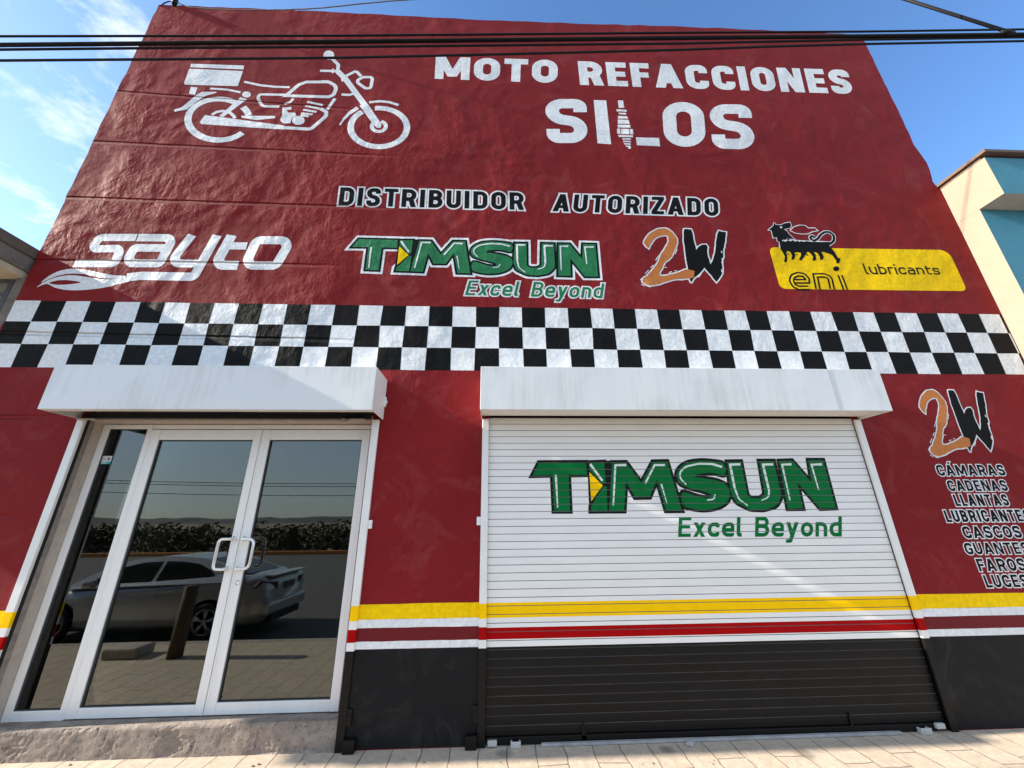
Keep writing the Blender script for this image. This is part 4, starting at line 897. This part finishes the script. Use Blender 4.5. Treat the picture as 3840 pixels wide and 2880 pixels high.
m = MB(); m.lathe([(.001, 0), (.010, 0), (.011, .004), (.019, .005), (.019, .009)], (pL.x, DY-.0135, pL.z), 'y', 20); m.done('lock', CHROME, lf2)
# sticker inside the narrow pane
sq = [onY(120+.2532*x, 1480+.2532*y, DY+.020) for x, y in ((1012, 908), (1196, 905), (1172, 1028), (972, 1030))]
sx0, sx1, sz1, sz0 = sq[0].x-.012, sq[1].x, sq[0].z, sq[2].z; zm = sz0+(sz1-sz0)*.30
STW, STT, STG = plain('sticker_white', (.62, .62, .60), rough=.4), plain('sticker_teal', (.01, .36, .36), rough=.4), plain('sticker_grey', (.16, .17, .18), rough=.4)
kx, kz_ = sx1-sx0, sz1-sz0
flat('sticker', [([[(sx0, zm), (sx1, zm), (sx1, sz1), (sx0, sz1)]], [], STW), ([[(sx0, sz0), (sx1, sz0), (sx1, zm), (sx0, zm)]], [], STT),
     (stroke([(sx0+.12*kx, zm+.25*kz_), (sx0+.3*kx, zm+.5*kz_)], .006)+stroke([(sx0+.25*kx, zm+.3*kz_), (sx0+.58*kx, zm+.34*kz_)], .007)+[disc(sx0+.8*kx, zm+.35*kz_, .013)], [], STG), (stroke([(sx0+.35*kx, sz0+.14*kz_), (sx0+.75*kx, sz0+.14*kz_)], .008), [], STW)], DY+.0195, frame, label='small white and teal sticker on the glass')
# lining of the opening
m = MB(); m.box(DL-.012, DL-.0005, .0005, .045, 0, ZO-.1); m.done('shutter_slot', DARK, shop)
m = MB(); m.box(DL, DL+.002, .0005, .028, .19, 2.52); m.done('shutter_slot', DARK, shop)
m = MB(); m.box(DL, DL+.003, .028, .072, .19, 2.52); m.done('jamb_edge', BROWN, shop)
m = MB(); m.prism([(DL+.0005, .0725), (fx0, DY-.001), (DL+.0005, DY-.001)], .165, 2.52, 'z'); m.done('jamb', BEIGE, shop)
m = MB(); m.box(DL+.001, fx0+.0005, DY, F1, .165, 2.52); m.done('jamb_backing', BEIGE, shop)
m = MB(); m.box(DL+.005, DR-.001, .02, F1, ztop+.004, ztop+.055, .006); m.box(DL+.005, DR-.001, .05, F1, ztop+.056, 2.62); m.done('door_lintel', BEIGE, shop)
# doorstep, chipped
bm = bmesh.new(); nx, ny = 420, 10
prof = [(-.012, 0.012*k) for k in range(15)]+[(-.010, .178), (-.002, .188), (.02, .190), (.08, .186), (.16, .176), (.30, .172)]
from mathutils import noise
grid = []
for i in range(nx+1):
    x = DL+.003+(DR-.004+.03-DL-.003)*i/nx; col = []
    for j, (yy, zz) in enumerate(prof):
        nv = noise.noise(Vector((x*5, zz*9, yy*9)))*.5+noise.noise(Vector((x*17, zz*25, yy*20)))*.5
        chip = max(0, noise.noise(Vector((x*4+5, zz*7, 2)))+(.25 if x > -1.75 else -.12)+.5*noise.noise(Vector((x*30, zz*40, 3)))-.1)
        amp = .004 if j < 15 else .003
        dx = 0
        col.append(bm.verts.new((x, yy+amp*nv*1.2+min(chip, .5)*.024*(1 if 0 < j < 16 else 0), max(0, zz+(amp*.8*nv if j > 2 else 0)))))
    grid.append(col)
for i in range(nx):
    for j in range(len(prof)-1): f = bm.faces.new((grid[i][j], grid[i+1][j], grid[i+1][j+1], grid[i][j+1])); f.smooth = False
me = bpy.data.meshes.new('doorstep'); bm.to_mesh(me); bm.free(); link('doorstep', me, STEPM, shop)['label'] = 'rough chipped concrete step under the glass door'

# ================================================================== NEIGHBOURS
nb = empty('neighbour_house', (-6.5, 1, 0)); tag(nb, 'grey concrete house with a thick roof slab left of the red shop', 'house')
z1 = onX(145, 930, XL).z
m = MB(); m.box(-9.5, -4.915, -.68, 6, 4.262, z1, .006); m.done('roof_slab', CONC, nb)
m = MB(); m.box(-9.5, -4.93, -.63, 5.9, 4.10, 4.260, .006); m.done('slab_edge', GREYP, nb)
m = MB(); m.box(-9.5, -4.95, -.60, .12, 4.03, 4.098, .004); m.done('soffit', plain('soffit_cream', (.50, .42, .30), rough=.8, var=.25, scale=4), nb)
wx = [onY(u, 1059, .06).x for u in (37, 58)]
m = MB(); m.box(-9.5, -5.4, .10, .35, 0, 4.03); m.box(-5.02, -4.915, .02, .35, 0, 4.03, .01); m.box(-5.4, -5.02, .10, .35, 0, .9); m.box(-9.5, -9.3, .35, 6, 0, 4.03); m.done('wall', GREYP, nb)
m = MB(); m.box(-5.4, -5.02, .34, .36, .9, 4.03); m.done('recess_shade', DARK, nb)  # near-black sheet standing in for the shade in the window recess
zt_, zmd = onY(20, 1045, .06).z, onY(10, 1103, .06).z
m = MB(); m.box(wx[0], wx[1], .05, .09, .9, zt_, .004); m.box(-5.9, wx[0], .05, .09, zt_-.05, zt_, .004); m.box(-5.9, wx[0], .052, .088, zmd-.02, zmd+.02, .004)
for k in range(1, 9): m.box(-5.9, wx[0], .052, .088, zmd-.02-.42*k, zmd+.02-.42*k, .004) if zmd-.42*k > .95 else None
win = m.done('window', STEEL, nb); MB().box(-5.88, wx[0]+.005, .066, .072, .9, zt_-.03).done('pane', plain('dull_pane', (.22, .21, .185), rough=.25), win)

nr = empty('neighbour_building', (8.5, 1, 0)); tag(nr, 'cream and turquoise building with a jutting upper storey right of the shop', 'building')
XN = 5.728
y_up = onX(3691, 590, XN).y; y_lo = onX(3674, 787, XN).y; z_up0 = onX(3764, 726, XN).z; z_up1 = onX(3691, 590, XN).z
m = MB(); m.mi = 0
def block(m, x0, x1, y0, y1, z0, z1):
    for mi, f in ((0, [(x0, y0, z0), (x0, y0, z1), (x0, y1, z1), (x0, y1, z0)]), (1, [(x0, y0, z0), (x1, y0, z0), (x1, y0, z1), (x0, y0, z1)]), (2, [(x0, y0, z0), (x0, y1, z0), (x1, y1, z0), (x1, y0, z0)]), (0, [(x0, y0, z1), (x1, y0, z1), (x1, y1, z1), (x0, y1, z1)]), (0, [(x1, y0, z0), (x1, y1, z0), (x1, y1, z1), (x1, y0, z1)])):
        m.mi = mi; m._b(f, [(0, 1, 2, 3)])
block(m, XN, 14, y_up, 8, z_up0, z_up1); up = m.done('upper_storey', [CREAM, TEAL, SOFFIT], nr, normals=False)
m = MB(); block(m, XN+.0015, 14, y_lo, 8, 0, z_up0-.001); m.done('ground_storey', [CREAM, TEAL, SOFFIT], nr, normals=False)
m = MB(); m.box(XN-.035, 14.1, y_up-.05, 8.1, z_up1+.035, z_up1+.075, .004); m.box(XN-.002, 14.05, y_up+.03, 8.05, z_up1+.001, z_up1+.034); m.done('roof', ROOFB, nr)
m = MB(); q = onX(3815, 775, XN+.6); m.box(XN+.55, XN+1.2, y_up+.08, y_up+.14, z_up0-.03, z_up0-.002, .004); m.done('soffit_lamp', TEAL, nr)

# ================================================================== OVERHEAD CABLES
YC = -1.16
def cable(name, pts, rpx, label, ext=(8, 9), y=YC, group='black cables crossing in front of the wall'):
    P = [onY(u, v, y) for u, v in pts]; d0 = (P[0]-P[1]).normalized(); d1 = (P[-1]-P[-2]).normalized()
    P = [P[0]+d0*ext[0]]+P+[P[-1]+d1*ext[1]]
    k = (onY(1900, 150, y)-CAM).dot(CX)/PF
    m = MB(); m.tube(P, rpx*k*.5, 8); o = m.done(name, CABLE); tag(o, label, 'cable', group); return o
cable('overhead_cable', [(0, 136), (1280, 133.5), (2560, 122.5), (3225, 118.5), (3840, 110)], 7.5, 'uppermost of the black cables in front of the wall top')
cable('overhead_cable', [(0, 165), (1280, 153), (2560, 139), (3225, 133), (3840, 126)], 8.5, 'second black cable from the top, upper strand of the thick pair')
cable('overhead_cable', [(0, 172), (1280, 160.5), (2560, 146), (3225, 139), (3840, 133)], 8.5, 'third black cable from the top, lower strand of the thick pair', y=YC+.02)
cable('overhead_cable', [(0, 186), (700, 179), (1280, 176), (2560, 163), (3225, 149), (3840, 140)], 8, 'fourth black cable from the top, running just under the thick pair', y=YC+.03)
cable('overhead_cable', [(0, 227), (640, 222), (1280, 216.5), (1900, 203), (2560, 186.5), (2910, 174), (3250, 165), (3840, 154)], 8, 'lowest black cable, sagging past the mirror of the painted motorcycle', y=YC+.05)
A = onY(3769, 116, YC); B_ = onY(3394, -3, YC+.35)
m = MB(); m.tube([A, B_, A+(B_-A)*6], .017, 8); tag(m.done('service_cable', CABLE), 'thick black cable rising from the bundle at the upper right', 'cable')
m = MB(); a, c = onY(3755, 120, YC-.012), onY(3805, 124, YC-.012); m.tube([a, (a+c)/2+Vector((0, 0, .004)), c], [.016, .026, .014], 10); tag(m.done('cable_clamp', CABLE), 'black clamp where the rising cable joins the bundle', 'clamp')
# wire along the roof edge and its little insulator
pr = [(x*.5425+560, y*.5425) for x, y in ((185, 16), (280, 50), (480, 66), (700, 71), (930, 68), (1110, 61), (1300, 45), (1500, 22), (1700, 5), (1840, -4))]
ys = [-.03, -.05, -.09, -.13, -.17, -.20, -.24, -.28, -.32, -.36]
P = [onY(u, v, yy) for (u, v), yy in zip(pr, ys)]; P2 = [P[0]]
for a, c in zip(P, P[1:]):
    for j in range(1, 5): P2.append(a.lerp(c, j/4)+Vector((0, 0, random.uniform(-.004, .004))))
P2 = P2+[P2[-1]+(P[-1]-P[-2]).normalized()*6]
m = MB(); m.tube(P2, .007, 6); tag(m.done('roof_wire', plain('wire_grey', (.16, .145, .12), rough=.6, var=.3, scale=30)), 'thin twisted grey wire sagging along the roof edge of the red shop', 'wire')
mast = empty('wire_mast', onY(655, 28, .05)); tag(mast, 'short mast with black insulator at the upper left corner of the red shop', 'mast')
bp = onY(650, 24, .05); m = MB(); m.tube([bp+Vector((0, 0, -.1)), bp+Vector((-.01, 0, .9))], .018, 10); m.done('pole', STEEL, mast)
q = onY(655, 8, -.03); m = MB(); m.lathe([(.012, -.06), (.032, -.05), (.022, -.02), (.036, 0), (.022, .02), (.034, .05), (.012, .07)], q, 'z', 14); m.done('insulator', CABLE, mast)
lp = [onY(u, v, .0) for u, v in ((602, 24), (612, 14), (630, 6), (648, 6), (655, 12))]; m = MB(); m.tube(lp, .008, 6); m.done('wire_loop', CABLE, mast)

# ================================================================== ACROSS THE PAVEMENT (seen in the door glass)
SILV = plain('car_silver', (.42, .425, .43), rough=.28, metal=.55, var=.03, coat=.6)
CGLASS = plain('car_glass', (.010, .012, .013), rough=.05, var=.05)
RUB = plain('car_rubber', (.014, .014, .014), rough=.8)
RIM = plain('car_rim', (.45, .45, .46), rough=.3, metal=.6)
LAMPR = plain('tail_lamp_red', (.05, .008, .009), rough=.2, coat=.3)
PLATE = plain('plate_dark', (.06, .06, .065), rough=.4)
CX_, CY_, CZ, KS = -5.58, -3.76, -0.12, 0.8
car = empty('parked_car', (CX_, CY_, CZ)); tag(car, 'silver four door sedan parked at the kerb, reflected in the glass door', 'car')
def cw(X, Y, z): return (CX_-X*KS, CY_-Y*KS, CZ+z*KS)       # car axes: X forward, Y left -> the car faces -x
def wmesh(name, verts, faces, mats, parent, smooth=True, mi=None):
    me = bpy.data.meshes.new(name); me.from_pydata([cw(*v) for v in verts], [], faces); bm = bmesh.new(); bm.from_mesh(me); bmesh.ops.recalc_face_normals(bm, faces=bm.faces[:]); bm.to_mesh(me); bm.free()
    o = link(name, me, mats, parent, smooth); return o
st = [(-2.44, .46, .86, .66), (-2.41, .34, .98, .78), (-2.33, .26, 1.06, .85), (-2.1, .22, 1.09, .89), (-1.8, .2, 1.085, .905), (-1.45, .2, 1.06, .915), (-.7, .19, 1.0, .92), (0, .19, .965, .92), (.9, .19, .94, .92), (1.4, .19, .91, .915), (1.9, .21, .84, .89), (2.2, .23, .75, .84), (2.36, .3, .64, .74), (2.42, .42, .54, .6)]
V, Fc = [], []
for X, zb_, zs_, hw_ in st:
    ring = [(-.85*hw_, zb_), (-.98*hw_, zb_+.10), (-hw_, zb_+.22), (-hw_*.985, .62 if zs_ > .7 else (zb_+zs_)/2), (-hw_*.995, zs_-.14), (-hw_*.965, zs_-.05), (-hw_*.90, zs_), (-hw_*.5, zs_+.03), (0, zs_+.04)]
    ring = ring+[(-y, z) for y, z in ring[-2::-1]]; V += [(X, y, z) for y, z in ring]
n = len(ring)
for i in range(len(st)-1):
    for k in range(n-1): Fc.append((i*n+k, i*n+k+1, (i+1)*n+k+1, (i+1)*n+k))
    Fc.append((i*n+n-1, i*n, (i+1)*n, (i+1)*n+n-1))
Fc += [tuple(range(n)), tuple(range((len(st)-1)*n, len(st)*n))]
wmesh('body', V, Fc, SILV, car)
prof = [(-1.98, 1.10), (-1.72, 1.16), (-1.30, 1.34), (-.95, 1.435), (-.55, 1.475), (-.1, 1.482), (.3, 1.45), (.62, 1.38), (1.0, 1.22), (1.42, .955)]
yw = lambda z: .885-(z-.95)*.56
V = [(x, s*yw(z), z) for s in (-1, 1) for x, z in prof]; k = len(prof)
for s in (-1, 1): V += [(x, s*yw(.93), .93 if x > -1 else 1.02) for x, z in (prof[0], prof[-1])]
Fc = [(i, i+1, k+i+1, k+i) for i in range(k-1)]+[tuple(list(range(k))+[2*k+1, 2*k]), tuple(list(range(k, 2*k))+[2*k+3, 2*k+2])]
wmesh('roof', V, Fc, SILV, car, smooth=False)
def sidewin(pts, s, name='side_window'):
    f = [(x, s*(yw(z)+.008), z) for x, z in pts]; wmesh(name, f, [tuple(range(len(f)))], CGLASS, car, False)
for s in (-1, 1):
    sidewin([(-1.36, 1.10), (-1.20, 1.22), (-.92, 1.335), (-.55, 1.385), (-.22, 1.395), (-.22, 1.045)], s); sidewin([(-.14, 1.04), (-.14, 1.395), (.22, 1.375), (.55, 1.30), (.86, 1.15), (1.02, 1.02)], s)
f = [(-1.90, .60, 1.135), (-1.90, -.60, 1.135), (-1.05, -.50, 1.425), (-1.05, .50, 1.425)]; wmesh('rear_window', f, [(0, 1, 2, 3)], CGLASS, car, False)
f = [(1.40, .66, .985), (1.40, -.66, .985), (.68, -.55, 1.375), (.68, .55, 1.375)]; wmesh('windscreen', f, [(0, 1, 2, 3)], CGLASS, car, False)
sc_ = lambda pr_: [(a_*KS, b_*KS) for a_, b_ in pr_]
for X in (-1.40, 1.42):
    for s in (-1, 1):
        c = Vector(cw(X, s*.82, .335)); sy = -s
        m = MB(); m.lathe(sc_([(.20, .02), (.315, .01), (.335, .05), (.335, .09), (.318, .118), (.235, .122), (.22, .10)] if sy > 0 else [(.20, -.02), (.315, -.01), (.335, -.05), (.335, -.09), (.318, -.118), (.235, -.122), (.22, -.10)]), c, 'y', 36); wh = m.done('wheel', RUB, car)
        m = MB(); m.lathe(sc_([(.228, sy*.10), (.228, sy*.118), (.205, sy*.112), (.20, sy*.07), (.001, sy*.07)]), c, 'y', 32)
        for j in range(5):
            a = 2*math.pi*j/5+.3
            for da in (-.13, .13):
                m.tube([c+Vector((.03*math.cos(a), sy*.105, .03*math.sin(a)))*KS, c+Vector((.21*math.cos(a+da), sy*.108, .21*math.sin(a+da)))*KS], .016, 6)
        m.lathe(sc_([(.05, sy*.09), (.05, sy*.118), (.001, sy*.118)]), c, 'y', 16); m.done('rim', RIM, wh)
        m = MB(); m.lathe(sc_([(.001, sy*.098), (.385, sy*.098)]), c, 'y', 36); m.done('wheel_arch', RUB, car)
for s in (-1, 1):
    vs = [(-2.30, s*.875, 1.02), (-2.425, s*.73, .99), (-2.455, s*.48, .97), (-2.46, s*.48, .84), (-2.44, s*.72, .83), (-2.20, s*.91, .90)]
    wmesh('tail_light', vs+[(x+.06, y*.98, z) for x, y, z in vs], [tuple(range(6)), tuple(range(11, 5, -1))]+[(i, (i+1) % 6, (i+1) % 6+6, i+6) for i in range(6)], LAMPR, car, False)
def cbox(name, X0, X1, Y0, Y1, z0, z1, mt, bev=.01):
    m = MB(); m.box(CX_-X1*KS, CX_-X0*KS, CY_-Y1*KS, CY_-Y0*KS, CZ+z0*KS, CZ+z1*KS, bev*KS); return m.done(name, mt, car)
cbox('number_plate', -2.475, -2.44, -.20, .20, .80, .93, PLATE); cbox('rear_bumper', -2.50, -2.30, -.80, .80, .38, .62, SILV, .05); cbox('diffuser', -2.47, -2.25, -.62, .62, .24, .379, RUB, .02); cbox('trunk_lip', -2.46, -2.25, -.70, .70, 1.085, 1.115, SILV, .012)
for s in (-1, 1):
    for X in (-.62, .42): cbox('door_handle', X-.10, X+.10, min(s*.905, s*.945), max(s*.905, s*.945), .84, .87, SILV, .008)
    cbox('side_mirror', .78, .98, min(s*.90, s*1.06), max(s*.90, s*1.06), .96, 1.10, SILV, .04); cbox('headlight', 2.10, 2.40, min(s*.50, s*.79), max(s*.50, s*.79), .60, .70, CGLASS, .03)
# post and block on the pavement edge
def mirZ(zone, x, y, z, Yg=DY+.02):
    p = onZ(*px(zone, x, y), z); return Vector((p.x, 2*Yg-p.y, z))
bp_ = mirZ(7, 1128, 945, 0.0); WOOD = plain('post_wood', (.075, .052, .036), rough=.8, var=.3, scale=10, stretch=(6, 6, .5), bump=.01, bscale=18)
m = MB(); m.tube([bp_, bp_+Vector((.005, 0, .4)), bp_+Vector((.012, .0, .80)), bp_+Vector((.012, 0, .815))], [.085, .08, .078, .06], 14); post = m.done('wooden_post', WOOD); tag(post, 'short round wooden post on the pavement edge behind the camera, reflected in the door', 'post')
q0, q1 = mirZ(7, 690, 945, 0.0), mirZ(7, 925, 935, 0.0)
m = MB(); m.box(q0.x, q1.x, q1.y-.18, q1.y+.14, 0.0, .12, .025); tag(m.done('concrete_block', KERBM), 'low grey concrete block lying by the kerb left of the wooden post', 'block')
# low scrub beyond the road, one mass
LEAF = plain('scrub_leaf', (.075, .080, .040), rough=.8, var=.5, scale=1.3)
rs = random.Random(5); V, Fc = [], []
for i in range(330):
    cx, cy = rs.uniform(-62, 22), -21.3-abs(rs.gauss(0, 5)); rr = rs.uniform(.8, 1.7); hh = rs.uniform(.9, 1.75)
    for j in range(150):
        a, u = rs.uniform(0, 6.283), rs.random(); r_ = rr*math.sqrt(rs.random())*(1-.5*u); p = Vector((cx+r_*math.cos(a), cy+r_*math.sin(a), -.13+hh*u+rs.uniform(-.1, .1)))
        s_ = rs.uniform(.08, .18); d1 = Vector((rs.gauss(0, 1), rs.gauss(0, 1), rs.gauss(0, 1))).normalized(); d2 = d1.orthogonal().normalized(); b0_ = len(V)
        V += [p-d1*s_, p+d2*s_*.6, p+d1*s_, p-d2*s_*.6]; Fc.append((b0_, b0_+1, b0_+2, b0_+3))
me = bpy.data.meshes.new('scrub'); me.from_pydata([tuple(v) for v in V], [], Fc); tag(link('scrub', me, LEAF), 'low dark green scrub on the far side of the road', 'bushes', kind='stuff')
V, Fc = [], []     # low hills on the horizon
N_ = 120
for i in range(N_+1):
    x = -700+1400*i/N_; h_ = 6+7*noise.noise(Vector((i*.13, 1, 0)))+2.5*noise.noise(Vector((i*.6, 4, 0))); V += [(x, -420, -1), (x, -470, max(2, h_)), (x, -620, -1)]
for i in range(N_): Fc += [(3*i, 3*i+3, 3*i+4, 3*i+1), (3*i+1, 3*i+4, 3*i+5, 3*i+2)]
me = bpy.data.meshes.new('hills'); me.from_pydata(V, [], Fc); tag(link('hills', me, plain('hill_scrub', (.060, .066, .062), rough=.95, var=.4, scale=.05), smooth=True), kind='structure')
# lines on poles across the road
POLE = plain('pole_concrete', (.30, .29, .27), rough=.85)
for i, x in enumerate((-62, 38)):
    pl = empty('utility_pole', (x, -38, -.13)); tag(pl, 'tall concrete utility pole across the road, %s' % ('far to the left' if i == 0 else 'far to the right'), 'utility pole', 'utility poles across the road')
    m = MB(); m.tube([(x, -38, -.13), (x, -38, 7.6)], [.17, .11], 12); m.done('pole', POLE, pl); m = MB(); m.box(x-.06, x+.06, -39.1, -36.9, 6.9, 7.0, .01); m.done('crossarm', POLE, pl)
for i, (yy, z_, lab) in enumerate(((-37.0, 6.75, 'nearest'), (-38.0, 6.55, 'middle'), (-39.0, 5.7, 'farthest and lowest'))):
    m = MB(); m.tube([(x, yy, z_-1.6*(1-((x+12)/50)**2)) for x in range(-62, 39, 5)], .03, 6); tag(m.done('distant_line', CABLE), '%s thin power line strung between the poles across the road' % lab, 'power line', 'power lines across the road')

# small litter on the pavement
p = onZ(*px(9, 50, 1512), 0.0); bm = bmesh.new(); bmesh.ops.create_icosphere(bm, subdivisions=3, radius=.028)
for v in bm.verts: v.co = v.co*(1+.55*noise.noise(v.co*70)); v.co.z = max(v.co.z*.45+.011, .0005); v.co += Vector((p.x, p.y, 0))
me = bpy.data.meshes.new('plastic_scrap'); bm.to_mesh(me); bm.free(); tag(link('plastic_scrap', me, PLA), 'crumpled scrap of white plastic on the pavement in front of the shutter', 'litter')
PEB = plain('pebble_stone', (.26, .22, .18), rough=.9, var=.3); base_p = None
for i in range(14):
    q = onZ(random.uniform(250, 3750), random.uniform(2845, 2876), 0.0); r_ = random.uniform(.005, .011)
    if base_p is None:
        bm = bmesh.new(); bmesh.ops.create_icosphere(bm, subdivisions=2, radius=1.0)
        for v in bm.verts: v.co = v.co*(1+.35*noise.noise(v.co*1.3)); v.co.z = max(v.co.z*.6+.45, 0)
        me = bpy.data.meshes.new('pebble'); bm.to_mesh(me); bm.free(); o = base_p = link('pebble', me, PEB)
    else: o = base_p.copy(); COL.objects.link(o)
    o.location = (q.x, q.y, 0.0005); o.scale = (r_, r_*.8, r_*.8); o.rotation_euler = (0, 0, random.uniform(0, 6))
    tag(o, 'small tan pebble lying loose on the pale pavement', 'pebble', 'loose pebbles on the pavement')
